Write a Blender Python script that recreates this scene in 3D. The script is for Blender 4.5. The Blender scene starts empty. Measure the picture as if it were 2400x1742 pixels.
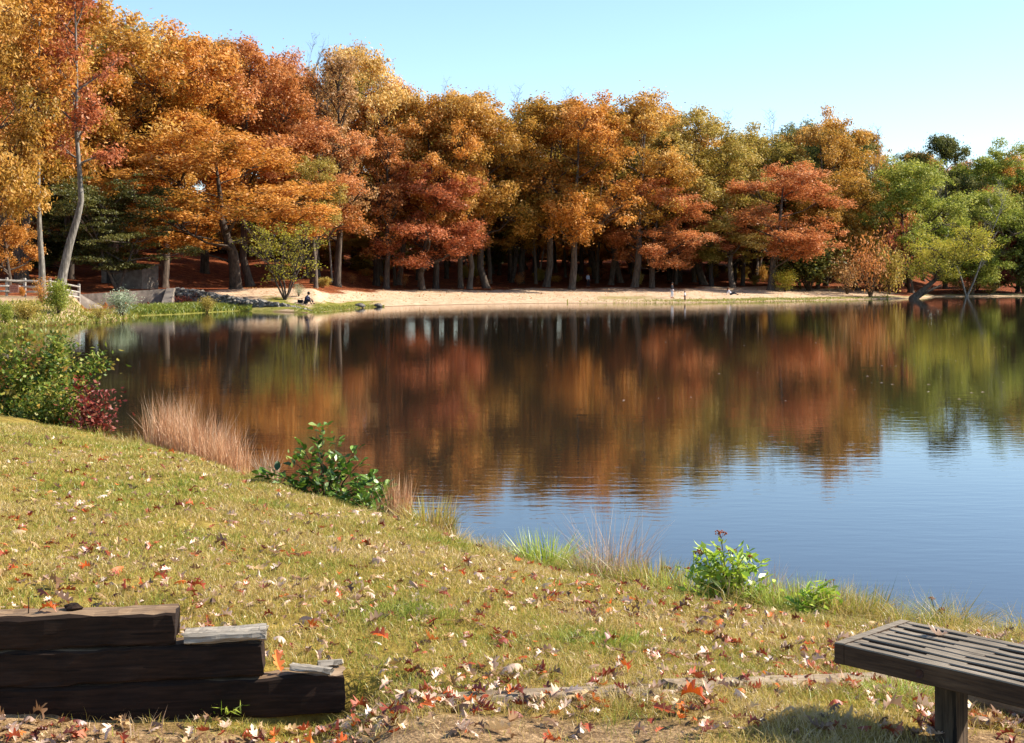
import bpy, math, random
import numpy as np
from mathutils import Vector, Matrix

random.seed(7)
RNG = np.random.default_rng(11)
scene = bpy.context.scene
COL = scene.collection

# ------------------------------------------------------------------ camera, sky, sun, exposure
F, HY, HCAM = 3100.0, 650.0, 2.8          # focal length and horizon in pixels of the 2400 px wide photo, eye height above the water
cam_d = bpy.data.cameras.new('camera')
cam = bpy.data.objects.new('camera', cam_d); COL.objects.link(cam)
cam.location = (0, 0, HCAM); cam.rotation_euler = (math.radians(90), 0, 0)
cam_d.sensor_width = 36.0; cam_d.lens = 36.0 * F / 2400.0
cam_d.shift_y = -(871.0 - HY) / 2400.0
cam_d.clip_start = 0.1; cam_d.clip_end = 5000
scene.camera = cam

SUN_AZ, SUN_EL = math.radians(80), math.radians(38)
world = bpy.data.worlds.new('World'); scene.world = world; world.use_nodes = True
wn = world.node_tree.nodes; wl = world.node_tree.links
sky = wn.new('ShaderNodeTexSky'); sky.sky_type = 'NISHITA'; sky.sun_disc = False
sky.sun_elevation = SUN_EL; sky.sun_rotation = SUN_AZ
sky.air_density = 1.0; sky.dust_density = 0.25; sky.ozone_density = 3.6
bg = wn['Background']; bg.inputs['Strength'].default_value = 0.115
wl.new(sky.outputs[0], bg.inputs['Color'])

sun_d = bpy.data.lights.new('sun', 'SUN'); sun_d.energy = 5.0; sun_d.angle = math.radians(0.5); sun_d.color = (1.0, 0.93, 0.82)
sun = bpy.data.objects.new('sun', sun_d); COL.objects.link(sun)
sdir = Vector((math.cos(SUN_EL) * math.sin(SUN_AZ), math.cos(SUN_EL) * math.cos(SUN_AZ), math.sin(SUN_EL)))
sun.rotation_euler = sdir.to_track_quat('Z', 'Y').to_euler(); sun.location = (60, 20, 80)

vs = scene.view_settings
vs.view_transform = 'Standard'; vs.look = 'None'; vs.gamma = 1.0; vs.use_curve_mapping = False
vs.exposure = 1.13
scene.render.engine = 'CYCLES'
cy = scene.cycles
cy.max_bounces = 7; cy.diffuse_bounces = 4; cy.glossy_bounces = 3; cy.transmission_bounces = 4; cy.transparent_max_bounces = 8
cy.caustics_reflective = False; cy.caustics_refractive = False
cy.use_denoising = True
try: cy.denoiser = 'OPENIMAGEDENOISE'
except Exception: pass

# ------------------------------------------------------------------ helpers
def X(px, D): return (px - 1200.0) / F * D
def Z(py, D): return HCAM - (py - HY) / F * D
def pt(px, py, D): return Vector((X(px, D), D, Z(py, D)))
def sm(t): t = np.clip(t, 0, 1); return t * t * (3 - 2 * t)
def lin(h):
    h = h.lstrip('#'); c = [int(h[i:i+2], 16) / 255 for i in (0, 2, 4)]
    return tuple((v / 12.92 if v <= .04045 else ((v + .055) / 1.055) ** 2.4) for v in c) + (1.0,)
_grids = {}
def vnoise(x, y, scale, seed=0):
    if seed not in _grids: _grids[seed] = np.random.default_rng(seed + 100).random((256, 256))
    g = _grids[seed]; x = np.asarray(x, float) / scale + 1000.5; y = np.asarray(y, float) / scale + 1000.5
    ix = np.floor(x).astype(int); iy = np.floor(y).astype(int); fx = sm(x - ix); fy = sm(y - iy)
    a = g[ix % 256, iy % 256]; b = g[(ix + 1) % 256, iy % 256]; c = g[ix % 256, (iy + 1) % 256]; d = g[(ix + 1) % 256, (iy + 1) % 256]
    return (a * (1 - fx) + b * fx) * (1 - fy) + (c * (1 - fx) + d * fx) * fy

def mesh_np(name, verts, faces, mat=None, smooth=False, face_attr=None, vert_attr=None):
    """faces: (M,k) int array, or a list of tuples"""
    me = bpy.data.meshes.new(name); verts = np.asarray(verts, np.float32)
    if isinstance(faces, np.ndarray):
        M, k = faces.shape
        me.vertices.add(len(verts)); me.vertices.foreach_set('co', verts.ravel())
        me.loops.add(M * k); me.loops.foreach_set('vertex_index', faces.astype(np.int32).ravel())
        me.polygons.add(M); me.polygons.foreach_set('loop_start', np.arange(0, M * k, k, dtype=np.int32))
        me.update(calc_edges=True); me.validate()
    else:
        me.from_pydata([tuple(map(float, v)) for v in verts], [], faces); me.update()
    if smooth: me.polygons.foreach_set('use_smooth', [True] * len(me.polygons))
    if face_attr is not None:
        for n, a in face_attr.items():
            at = me.attributes.new(n, 'FLOAT_VECTOR', 'FACE'); at.data.foreach_set('vector', np.asarray(a, np.float32).ravel())
    if vert_attr is not None:
        for n, a in vert_attr.items():
            at = me.attributes.new(n, 'FLOAT', 'POINT'); at.data.foreach_set('value', np.asarray(a, np.float32).ravel())
    if mat: me.materials.append(mat)
    return me

def tag(o, label=None, cat=None, group=None, kind=None):
    if label: o['label'] = label
    if cat: o['category'] = cat
    if group: o['group'] = group
    if kind: o['kind'] = kind
    return o
def link(name, me, parent=None, M=None):
    o = bpy.data.objects.new(name, me); COL.objects.link(o)
    if parent: o.parent = parent
    if M is not None: o.matrix_local = M
    return o
def empty(name, loc=(0, 0, 0), rz=0, label=None, cat=None, group=None):
    o = bpy.data.objects.new(name, None); COL.objects.link(o); o.location = loc; o.rotation_euler = (0, 0, rz)
    o.empty_display_size = 0.2
    return tag(o, label, cat, group)

class MB:
    """collects tubes, boxes and blades, then becomes one mesh"""
    def __init__(s): s.v = []; s.f = []; s.n = 0
    def add(s, v, f):
        s.v.append(np.asarray(v, float)); s.f += [tuple(int(i) + s.n for i in q) for q in f]; s.n += len(v)
    def tube(s, pts, radii, sides=6, cap=True):
        pts = [Vector(p) for p in pts]; n = len(pts); vs_ = []; ref = Vector((0.3, 0.9, 0.2)).normalized()
        for i, p in enumerate(pts):
            d = (pts[min(i + 1, n - 1)] - pts[max(i - 1, 0)])
            d = d.normalized() if d.length > 1e-9 else Vector((0, 0, 1))
            r = ref - d * ref.dot(d)
            if r.length < 1e-3: r = d.orthogonal()
            r.normalize(); b = d.cross(r); ref = r
            for k in range(sides):
                a = 2 * math.pi * k / sides
                vs_.append(p + (r * math.cos(a) + b * math.sin(a)) * radii[i])
        fs = [(i * sides + k, i * sides + (k + 1) % sides, (i + 1) * sides + (k + 1) % sides, (i + 1) * sides + k) for i in range(n - 1) for k in range(sides)]
        if cap: fs += [tuple(range(sides - 1, -1, -1)), tuple((n - 1) * sides + k for k in range(sides))]
        s.add([tuple(v) for v in vs_], fs)
    def box(s, c, size, R=None):
        x, y, z = [q / 2 for q in size]
        v = [Vector((sx * x, sy * y, sz * z)) for sz in (-1, 1) for sy in (-1, 1) for sx in (-1, 1)]
        if R is not None: v = [R @ q for q in v]
        s.add([tuple(q + Vector(c)) for q in v], [(0, 2, 3, 1), (4, 5, 7, 6), (0, 1, 5, 4), (2, 6, 7, 3), (0, 4, 6, 2), (1, 3, 7, 5)])
    def ball(s, c, r, n=6, m=4):
        r = (r, r, r) if not hasattr(r, '__len__') else r
        vs_ = [(c[0], c[1], c[2] - r[2])]
        for j in range(1, m):
            t = -math.pi / 2 + math.pi * j / m
            for k in range(n):
                a = 2 * math.pi * k / n
                vs_.append((c[0] + r[0] * math.cos(t) * math.cos(a), c[1] + r[1] * math.cos(t) * math.sin(a), c[2] + r[2] * math.sin(t)))
        vs_.append((c[0], c[1], c[2] + r[2])); L = len(vs_) - 1
        fs = [(0, 1 + (k + 1) % n, 1 + k) for k in range(n)]
        for j in range(m - 2):
            fs += [(1 + j * n + k, 1 + j * n + (k + 1) % n, 1 + (j + 1) * n + (k + 1) % n, 1 + (j + 1) * n + k) for k in range(n)]
        b = 1 + (m - 2) * n
        fs += [(b + k, b + (k + 1) % n, L) for k in range(n)]
        s.add(vs_, fs)
    def mesh(s, name, mat=None, smooth=False):
        return mesh_np(name, np.concatenate(s.v) if s.v else np.zeros((0, 3)), s.f, mat, smooth)
    def obj(s, name, mat=None, parent=None, smooth=False): return link(name, s.mesh(name, mat, smooth), parent)

# ------------------------------------------------------------------ materials
def new_mat(name):
    m = bpy.data.materials.new(name); m.use_nodes = True
    nt = m.node_tree; nt.nodes.clear(); out = nt.nodes.new('ShaderNodeOutputMaterial')
    return m, nt, out
def N(nt, t, **kw):
    n = nt.nodes.new('ShaderNode' + t)
    for k, v in kw.items(): setattr(n, k, v)
    return n
def ramp(nt, cols, fac, stops=None, interp='LINEAR'):
    r = N(nt, 'ValToRGB'); e = r.color_ramp.elements; r.color_ramp.interpolation = interp
    while len(e) < len(cols): e.new(0.5)
    for i, c in enumerate(cols):
        e[i].position = stops[i] if stops else i / (len(cols) - 1); e[i].color = lin(c) if isinstance(c, str) else c
    nt.links.new(fac, r.inputs[0]); return r
def math_n(nt, op, a, b=None):
    n = N(nt, 'Math', operation=op)
    for i, q in enumerate((a, b)):
        if q is None: continue
        if hasattr(q, 'is_output'): nt.links.new(q, n.inputs[i])
        else: n.inputs[i].default_value = q
    return n.outputs[0]
def noise(nt, scale, detail=4, rough=.55, vec=None, dist=0):
    n = N(nt, 'TexNoise'); n.inputs['Scale'].default_value = scale; n.inputs['Detail'].default_value = detail
    n.inputs['Roughness'].default_value = rough; n.inputs['Distortion'].default_value = dist
    if vec is not None: nt.links.new(vec, n.inputs['Vector'])
    return n.outputs['Fac']
def coords(nt, kind='Object', scale=(1, 1, 1)):
    c = N(nt, 'TexCoord'); m = N(nt, 'Mapping'); m.inputs['Scale'].default_value = scale
    nt.links.new(c.outputs[kind], m.inputs[0]); return m.outputs[0]
def bump(nt, h, strength, dist):
    b = N(nt, 'Bump'); b.inputs['Strength'].default_value = strength; b.inputs['Distance'].default_value = dist
    nt.links.new(h, b.inputs['Height']); return b.outputs[0]

def leaf_mat(name, cols, transl=.42, gloss=.02, spread=.16, grough=.5):
    m, nt, out = new_mat(name)
    at = N(nt, 'Attribute', attribute_name='tint'); sep = N(nt, 'SeparateXYZ'); nt.links.new(at.outputs['Vector'], sep.inputs[0])
    oi = N(nt, 'ObjectInfo')
    f = math_n(nt, 'ADD', math_n(nt, 'MULTIPLY', sep.outputs[0], .58), math_n(nt, 'MULTIPLY', sep.outputs[1], .5))
    f = math_n(nt, 'ADD', f, math_n(nt, 'MULTIPLY', math_n(nt, 'SUBTRACT', oi.outputs['Random'], .5), spread))
    r = ramp(nt, cols, f)
    d = N(nt, 'BsdfDiffuse'); t = N(nt, 'BsdfTranslucent'); g = N(nt, 'BsdfGlossy'); g.inputs['Roughness'].default_value = grough
    nt.links.new(r.outputs[0], d.inputs[0]); nt.links.new(r.outputs[0], t.inputs[0])
    m1 = N(nt, 'MixShader'); m1.inputs[0].default_value = transl
    nt.links.new(d.outputs[0], m1.inputs[1]); nt.links.new(t.outputs[0], m1.inputs[2])
    m2 = N(nt, 'MixShader'); m2.inputs[0].default_value = gloss
    nt.links.new(m1.outputs[0], m2.inputs[1]); nt.links.new(g.outputs[0], m2.inputs[2]); nt.links.new(m2.outputs[0], out.inputs[0])
    return m

def surf_mat(name, cols, scale=6, rough=.85, stretch=(1, 1, 1), bmp=.4, bdist=.02, detail=6, rand=.25, kind='Object', spec=.3, scale2=None):
    m, nt, out = new_mat(name)
    v = coords(nt, kind, stretch); n1 = noise(nt, scale, detail, .6, v)
    f = n1
    if scale2:
        f = math_n(nt, 'ADD', math_n(nt, 'MULTIPLY', n1, .6), math_n(nt, 'MULTIPLY', noise(nt, scale2, 3, .5, coords(nt, kind)), .4))
    if rand:
        oi = N(nt, 'ObjectInfo'); f = math_n(nt, 'ADD', f, math_n(nt, 'MULTIPLY', math_n(nt, 'SUBTRACT', oi.outputs['Random'], .5), rand))
    r = ramp(nt, cols, f, [.28 + .44 * i / (len(cols) - 1) for i in range(len(cols))])
    p = N(nt, 'BsdfPrincipled'); p.inputs['Roughness'].default_value = rough; p.inputs['Specular IOR Level'].default_value = spec
    nt.links.new(r.outputs[0], p.inputs['Base Color']); nt.links.new(bump(nt, n1, bmp, bdist), p.inputs['Normal'])
    nt.links.new(p.outputs[0], out.inputs[0]); return m

PAL = {
 'gold':   ['#6e601f', '#aa7f2e', '#cf9b44', '#e8c276'],
 'orange': ['#736223', '#b97c30', '#da9843', '#ecba72'],
 'rust':   ['#715726', '#b37236', '#d38d4e', '#e7b07c'],
 'red':    ['#664622', '#a35a33', '#c77647', '#de9c6e'],
 'salmon': ['#7b5a26', '#ba713c', '#d58c52', '#e8b07e'],
 'olive':  ['#626022', '#948634', '#ba9d49', '#d5ba72'],
 'green':  ['#48561a', '#74822a', '#a2a440', '#c8c266'],
 'darkgreen': ['#343e1a', '#545a24', '#787638', '#9e9452'],
 'darkolive': ['#262a10', '#40441a', '#5e5c28', '#8a8448'],
 'yellowgreen': ['#6a741e', '#9c9a2e', '#c4b43e', '#dec864'],
 'tan':    ['#665028', '#9c7440', '#c2945c', '#d8b488'],
 'pale':   ['#86722c', '#c69842', '#e4bc6c', '#f2d8a2'],
 'crimson': ['#5c281c', '#8c3e2c', '#b05a42', '#c88262'],
 'whitish': ['#4d5a3c', '#76845f', '#a3ae8a', '#cdd2b8'],
}
LM = {k: leaf_mat('leaves_' + k, v) for k, v in PAL.items()}
M_bark = surf_mat('bark_grey_brown', ['#2c241d', '#4d4136', '#6f6152'], 9, .95, (1, 1, .18), .8, .05, 6, .3)
M_barkpale = surf_mat('bark_pale_grey', ['#4a443c', '#7c7468', '#a8a094'], 9, .95, (1, 1, .2), .6, .04, 6, .2)
M_stem = surf_mat('stem_brown', ['#2b2015', '#4b3a26', '#6d5638'], 30, .9, (1, 1, .2), .3, .005)
M_concrete = surf_mat('concrete_old', ['#51493f', '#75695d', '#968a7a'], 2.5, .95, (1, 1, 1), .5, .03, 8, .15, scale2=.6)
M_rubble = surf_mat('rubble_stone', ['#3e3934', '#645d54', '#8e867a'], 5, .95, (1, 1, 1), .7, .05, 6, .35)
M_rail = surf_mat('weathered_rail_wood', ['#7a7268', '#a39a8d', '#c9c1b4'], 12, .9, (.3, 1, 1), .4, .01, 5, .2)

# ------------------------------------------------------------------ terrain
def interp_px(tab):
    a = np.array(sorted(tab)); return (a[:, 0] - 1200) / F, a[:, 1]
_su, _sy = interp_px([(-2600, 1000), (-900, 860), (-300, 800), (0, 770), (150, 762), (262, 754), (320, 741), (420, 737), (560, 729), (640, 731), (725, 734), (745, 733), (800, 728), (860, 721), (960, 717), (1100, 714), (1300, 711), (1600, 710.5), (1800, 707.5), (1950, 704), (2060, 702), (2140, 700), (2190, 696), (2400, 695), (2700, 694), (4200, 694)])
_sD = HCAM * F / (_sy - HY)
def shoreD(u): return np.interp(u, _su, _sD)
_wu = (np.array([188, 405, 548, 648, 730.]) - 1200) / F
_wD = np.array([110, 114.0, 112, 110.5, 108.6]); _wz = np.array([HCAM - (689 - 650) / F * 110, HCAM - (676 - 650) / F * 114, HCAM - (698 - 650) / F * 112, HCAM - (711 - 650) / F * 110.5, HCAM - (731 - 650) / F * 108.6])
U = lambda px: (px - 1200) / F
def zfar(x, y):
    x = np.asarray(x, float); y = np.maximum(np.asarray(y, float), 1e-3); u = x / y; s = y - shoreD(u)
    under = np.minimum(s * .25, 0)
    sp = np.maximum(s, 0)
    beach = np.where(sp < 12, .05 * sp, np.where(sp < 28, .6 + (sp - 12) * .056, 1.5 + (sp - 28) * .02))
    left = 1.25 * (1 - np.exp(-sp / 6.)) + .012 * sp
    Dw = np.interp(u, _wu, _wD); zt = np.interp(u, _wu, _wz)
    dw = y - Dw
    strip = np.minimum(.42 * (1 - np.exp(-sp / 2.5)), zt)
    walled = np.where(dw < 0.5, strip, zt - .04 + (1.75 - zt) * sm((dw - .5) / 13.))
    z = beach
    k = sm((U(775) - u) / (U(775) - U(728))); z = z * (1 - k) + walled * k
    k = sm((U(206) - u) / (U(206) - U(166))); z = z * (1 - k) + left * k
    hill_w = .055 + .065 * sm((U(820) - u) / .07) * sm((u - U(150)) / .06) + .03 * sm((U(200) - u) / .05)
    z = z + hill_w * np.maximum(s - 34, 0) * np.exp(-np.maximum(s - 34, 0) / 260.)
    z = z + np.where(sp > 0, (vnoise(x, y, 3.0, 3) - .5) * .12 * sm(sp / 4), 0)
    return np.where(s < 0, under, z)
def ground_at(px, py):
    """distance at which the far ground shows at this pixel row"""
    u = U(px); D0 = float(shoreD(u)); ds = np.arange(D0 + .2, D0 + 130, .25)
    yy = HY + (HCAM - zfar(u * ds, ds)) / ds * F
    k = np.argmax(yy <= py) if (yy <= py).any() else len(ds) - 1
    return float(ds[k])

_nu, _ny = interp_px([(-3000, 930), (-600, 930), (-200, 955), (0, 985), (150, 1020), (250, 1046), (340, 1060), (420, 1080), (520, 1115), (600, 1145), (700, 1180), (800, 1212), (930, 1240), (1000, 1262), (1060, 1292), (1130, 1322), (1300, 1368), (1500, 1405), (1650, 1438), (1800, 1462), (1950, 1484), (2100, 1500), (2400, 1530), (3000, 1560), (5000, 1600)])
_nD = 2.5 * F / (_ny - HY)
def bankD(u): return np.interp(u, _nu, _nD)
def znear(x, y):
    x = np.asarray(x, float); y = np.asarray(y, float); u = x / np.maximum(y, 1.5); Dn = bankD(u)
    t = np.clip(y / Dn, 0, 1)
    z = .3 + .9 * np.power(1 - t, .45)
    z = np.where(t > .9, .3 + .9 * (.1 ** .45) * (1 - t) / .1, z)
    z = z + .10 * np.exp(-(((x - 1.45) / .8) ** 2 + ((y - 5.2) / .7) ** 2) / 2)
    wl = 5.95 + (x + 1.505) * .1405                       # front face line of the timber wall
    side = sm((-.4 - x) / .55)
    z = z - .23 * side * sm((wl + .12 - y) / .12) * sm((y - 3.6) / 1.6)
    z = z + (vnoise(x, y, .5, 5) - .5) * .05 + (vnoise(x, y, 1.7, 6) - .5) * .06
    over = np.maximum(y - Dn, 0)
    return z - np.minimum(over * 1.4, .9)

def near_D(px, py):
    ds = np.arange(2.5, 30, .02); u = U(px); yy = HY + (HCAM - znear(u * ds, ds)) / ds * F
    return float(ds[np.argmax(yy <= py)])

# near bank
gx = np.concatenate([np.linspace(-90, -16, 20), np.arange(-15.8, -4, .16), np.arange(-3.96, 1, .08), np.arange(1.1, 9, .16), np.linspace(9.2, 70, 20)])
gy = np.concatenate([np.linspace(-70, 1.5, 18), np.arange(1.8, 4.7, .16), np.arange(4.75, 6.6, .05), np.arange(6.65, 28.5, .16)])
XX, YY = np.meshgrid(gx, gy, indexing='ij'); ZZ = znear(XX, YY)
def grid_faces(a, b):
    i = np.arange(a * b).reshape(a, b)
    return np.stack([i[:-1, :-1], i[1:, :-1], i[1:, 1:], i[:-1, 1:]], -1).reshape(-1, 4)
def dirt_mask(x, y):
    n = (vnoise(x, y, .35, 8) - .5) * .9 + (vnoise(x, y, .12, 9) - .5) * .5
    a = 1.1 - np.sqrt(((x - .15) / .95) ** 2 + ((y - 5.15) / .42) ** 2)
    b = 1.1 - np.sqrt(((x + 1.75) / 1.25) ** 2 + ((y - 5.5) / .42) ** 2)
    d_ = 1.2 - np.sqrt(((x + 2.4) / 1.35) ** 2 + ((y - 5.72) / .25) ** 2)
    b = np.maximum(b, d_)
    c = .9 - np.sqrt(((x - 2.0) / .6) ** 2 + ((y - 5.1) / .4) ** 2)
    return np.clip((np.maximum(np.maximum(a, b), c) + n * .5) * 2.2, 0, 1)

def ground_mat():
    m, nt, out = new_mat('lawn_soil'); v = coords(nt, 'Object')
    n1 = noise(nt, 9, 8, .65, v); n2 = noise(nt, 60, 4, .6, v)
    thatch = ramp(nt, ['#57471f', '#8a7434', '#a89048'], n1, [.3, .5, .7])
    dirt = ramp(nt, ['#3e2e1e', '#6c5439', '#977a57', '#b89a74'], math_n(nt, 'ADD', math_n(nt, 'MULTIPLY', n1, .5), math_n(nt, 'MULTIPLY', n2, .5)), [.3, .45, .55, .7])
    a = N(nt, 'Attribute', attribute_name='dirt'); mx = N(nt, 'Mix', data_type='RGBA')
    nt.links.new(a.outputs['Fac'], mx.inputs[0]); nt.links.new(thatch.outputs[0], mx.inputs[6]); nt.links.new(dirt.outputs[0], mx.inputs[7])
    p = N(nt, 'BsdfPrincipled'); p.inputs['Roughness'].default_value = .95; p.inputs['Specular IOR Level'].default_value = .1
    nt.links.new(mx.outputs[2], p.inputs['Base Color']); nt.links.new(bump(nt, n2, .7, .02), p.inputs['Normal']); nt.links.new(p.outputs[0], out.inputs[0])
    return m
me = mesh_np('ground', np.stack([XX, YY, ZZ], -1).reshape(-1, 3), grid_faces(len(gx), len(gy)), ground_mat(), True, vert_attr={'dirt': dirt_mask(XX, YY).ravel()})
tag(link('ground', me), 'grassy near bank sloping down to the lake', 'ground', kind='structure')

# far shore: beach, bank and wooded slope
us = np.concatenate([np.linspace(-1.1, -.42, 40), np.linspace(-.415, .42, 420), np.linspace(.425, 1.1, 40)])
# duplicate columns where the walled bank begins and ends
us = np.sort(np.concatenate([us, [U(189.9), U(190.1), U(737.9), U(738.1)]]))
ss = np.concatenate([[-30, -12, -5, -2, -.8], np.arange(0, 16, .3), np.arange(16, 60, 1.0), np.linspace(61, 260, 40)])
UU, SS = np.meshgrid(us, ss, indexing='ij'); DD = shoreD(UU) + SS; XX = UU * DD; ZZ = zfar(XX, DD)
nn = (vnoise(XX, DD, 4, 12) - .5); n2 = (vnoise(XX, DD, 1.1, 13) - .5); PXX = UU * F + 1200
litter_edge = np.interp(PXX, [300, 420, 520, 620, 800, 1300, 1560, 1800, 2000, 2120], [10, 10, 14, 18, 23, 25, 27, 28, 22, 6]) + nn * 7 + n2 * 4
litter = sm((SS - litter_edge) / 2.5 + .5)
litter = np.where(PXX < 190, np.maximum(sm((SS - 19 - nn * 6) / 4), np.maximum(.3 * sm(n2 + .6), sm((1.4 - SS) / 1.4) * .7)), litter)
grassm = sm(1 - np.abs(SS - 4.5 - nn * 3) / 3.2) * sm((PXX - 1450) / 150) * .75
grassm = np.maximum(grassm, sm((905 - PXX + nn * 60) / 50) * sm((PXX - 600) / 40) * sm((5.5 - np.abs(SS - 5) + n2 * 3) / 1.6))
grassm = np.maximum(grassm, sm(1.3 - np.abs(SS - 9 - nn * 3) / 3.) * sm((PXX - 1380) / 40) * sm((1570 - PXX) / 80) * .6)
grassm = np.maximum(grassm, ((PXX > 300) & (PXX < 640) & (DD < np.interp(UU, _wu, _wD))) * .9)
grassm = np.where(PXX < 190, np.clip(.35 + nn * 1.2 + n2 * .9, .05, .85), grassm)
grassm *= (1 - litter)
wet = sm((1.1 - SS) / 1.1)
def shore_mat():
    m, nt, out = new_mat('far_shore_sand_and_litter'); v = coords(nt, 'Object')
    n1 = noise(nt, 1.2, 8, .65, v); n2 = noise(nt, 6, 5, .7, v)
    f = math_n(nt, 'ADD', math_n(nt, 'MULTIPLY', n1, .5), math_n(nt, 'MULTIPLY', n2, .5))
    sand = ramp(nt, ['#6d5540', '#a6896b', '#c3a687', '#d2b899'], f, [.3, .42, .52, .68])
    lit = ramp(nt, ['#2a160d', '#5a2c17', '#8a4a26', '#b07a50'], f, [.34, .46, .56, .68])
    gr = ramp(nt, ['#454a18', '#73712c', '#9c8e50'], f, [.35, .5, .65])
    def mix(fac, a, b):
        mx = N(nt, 'Mix', data_type='RGBA')
        nt.links.new(fac, mx.inputs[0]); nt.links.new(a, mx.inputs[6]); nt.links.new(b, mx.inputs[7]); return mx.outputs[2]
    def at(n): a = N(nt, 'Attribute', attribute_name=n); return a.outputs['Fac']
    wetc = N(nt, 'RGB'); wetc.outputs[0].default_value = lin('#6a5237')
    c = mix(at('wet'), sand.outputs[0], wetc.outputs[0]); c = mix(at('grass'), c, gr.outputs[0]); c = mix(at('litter'), c, lit.outputs[0])
    p = N(nt, 'BsdfPrincipled'); p.inputs['Roughness'].default_value = .95; p.inputs['Specular IOR Level'].default_value = .1
    nt.links.new(c, p.inputs['Base Color']); nt.links.new(bump(nt, n2, .8, .12), p.inputs['Normal']); nt.links.new(p.outputs[0], out.inputs[0])
    return m
me = mesh_np('beach', np.stack([XX, DD, ZZ], -1).reshape(-1, 3), grid_faces(len(us), len(ss)), shore_mat(), True,
             vert_attr={'litter': litter.ravel(), 'grass': grassm.ravel(), 'wet': wet.ravel()})
tag(link('beach', me), 'sandy beach backed by a leaf covered woodland slope across the lake', 'beach', kind='structure')

# lake
def water_mat():
    m, nt, out = new_mat('lake_water')
    v1 = coords(nt, 'Object', (.55, 1.6, 1)); v2 = coords(nt, 'Object', (.25, .8, 1))
    a = noise(nt, 3.2, 3, .5, v1); b = noise(nt, .8, 2, .5, v2); c = noise(nt, .05, 2, .5, coords(nt, 'Object', (.6, 1, 1)))
    amp = math_n(nt, 'ADD', math_n(nt, 'MULTIPLY', c, 1.2), .1)
    h = math_n(nt, 'MULTIPLY', math_n(nt, 'ADD', math_n(nt, 'MULTIPLY', a, .4), math_n(nt, 'MULTIPLY', b, .55)), amp)
    p = N(nt, 'BsdfPrincipled'); p.inputs['Base Color'].default_value = (.020, .0155, .010, 1)
    p.inputs['Roughness'].default_value = .012; p.inputs['IOR'].default_value = 1.48; p.inputs['Specular IOR Level'].default_value = .5
    nt.links.new(bump(nt, h, .13, .05), p.inputs['Normal']); nt.links.new(p.outputs[0], out.inputs[0]); return m
me = mesh_np('water', [(-500, -5, 0), (500, -5, 0), (500, 420, 0), (-500, 420, 0)], [(0, 1, 2, 3)], water_mat())
tag(link('water', me), 'calm dark lake reflecting autumn trees and blue sky', 'lake', kind='structure')
me = mesh_np('lake_bed', [(-2500, -2500, -9), (2500, -2500, -9), (2500, 2500, -9), (-2500, 2500, -9)], [(0, 1, 2, 3)], surf_mat('mud', ['#2a2418', '#3c3424', '#4c4230'], .5))
tag(link('lake_bed', me), 'muddy ground under the lake water', 'lake bed', kind='structure')

# ------------------------------------------------------------------ foliage and trees
def leaf_quads(pos, nrm, size, rng, aspect=.5):
    n = len(pos); r = rng.normal(size=(n, 3)); nrm = nrm / np.linalg.norm(nrm, axis=1, keepdims=True)
    t = r - nrm * (r * nrm).sum(1, keepdims=True); t /= np.linalg.norm(t, axis=1, keepdims=True); b = np.cross(nrm, t)
    l = size[:, None] * .5; w = l * aspect
    v = np.stack([pos - t * l, pos + b * w + t * l * .1 - nrm * l * .15, pos + t * l, pos - b * w + t * l * .1 - nrm * l * .15], 1).reshape(-1, 3)
    return v, np.arange(4 * n).reshape(n, 4)

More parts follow.
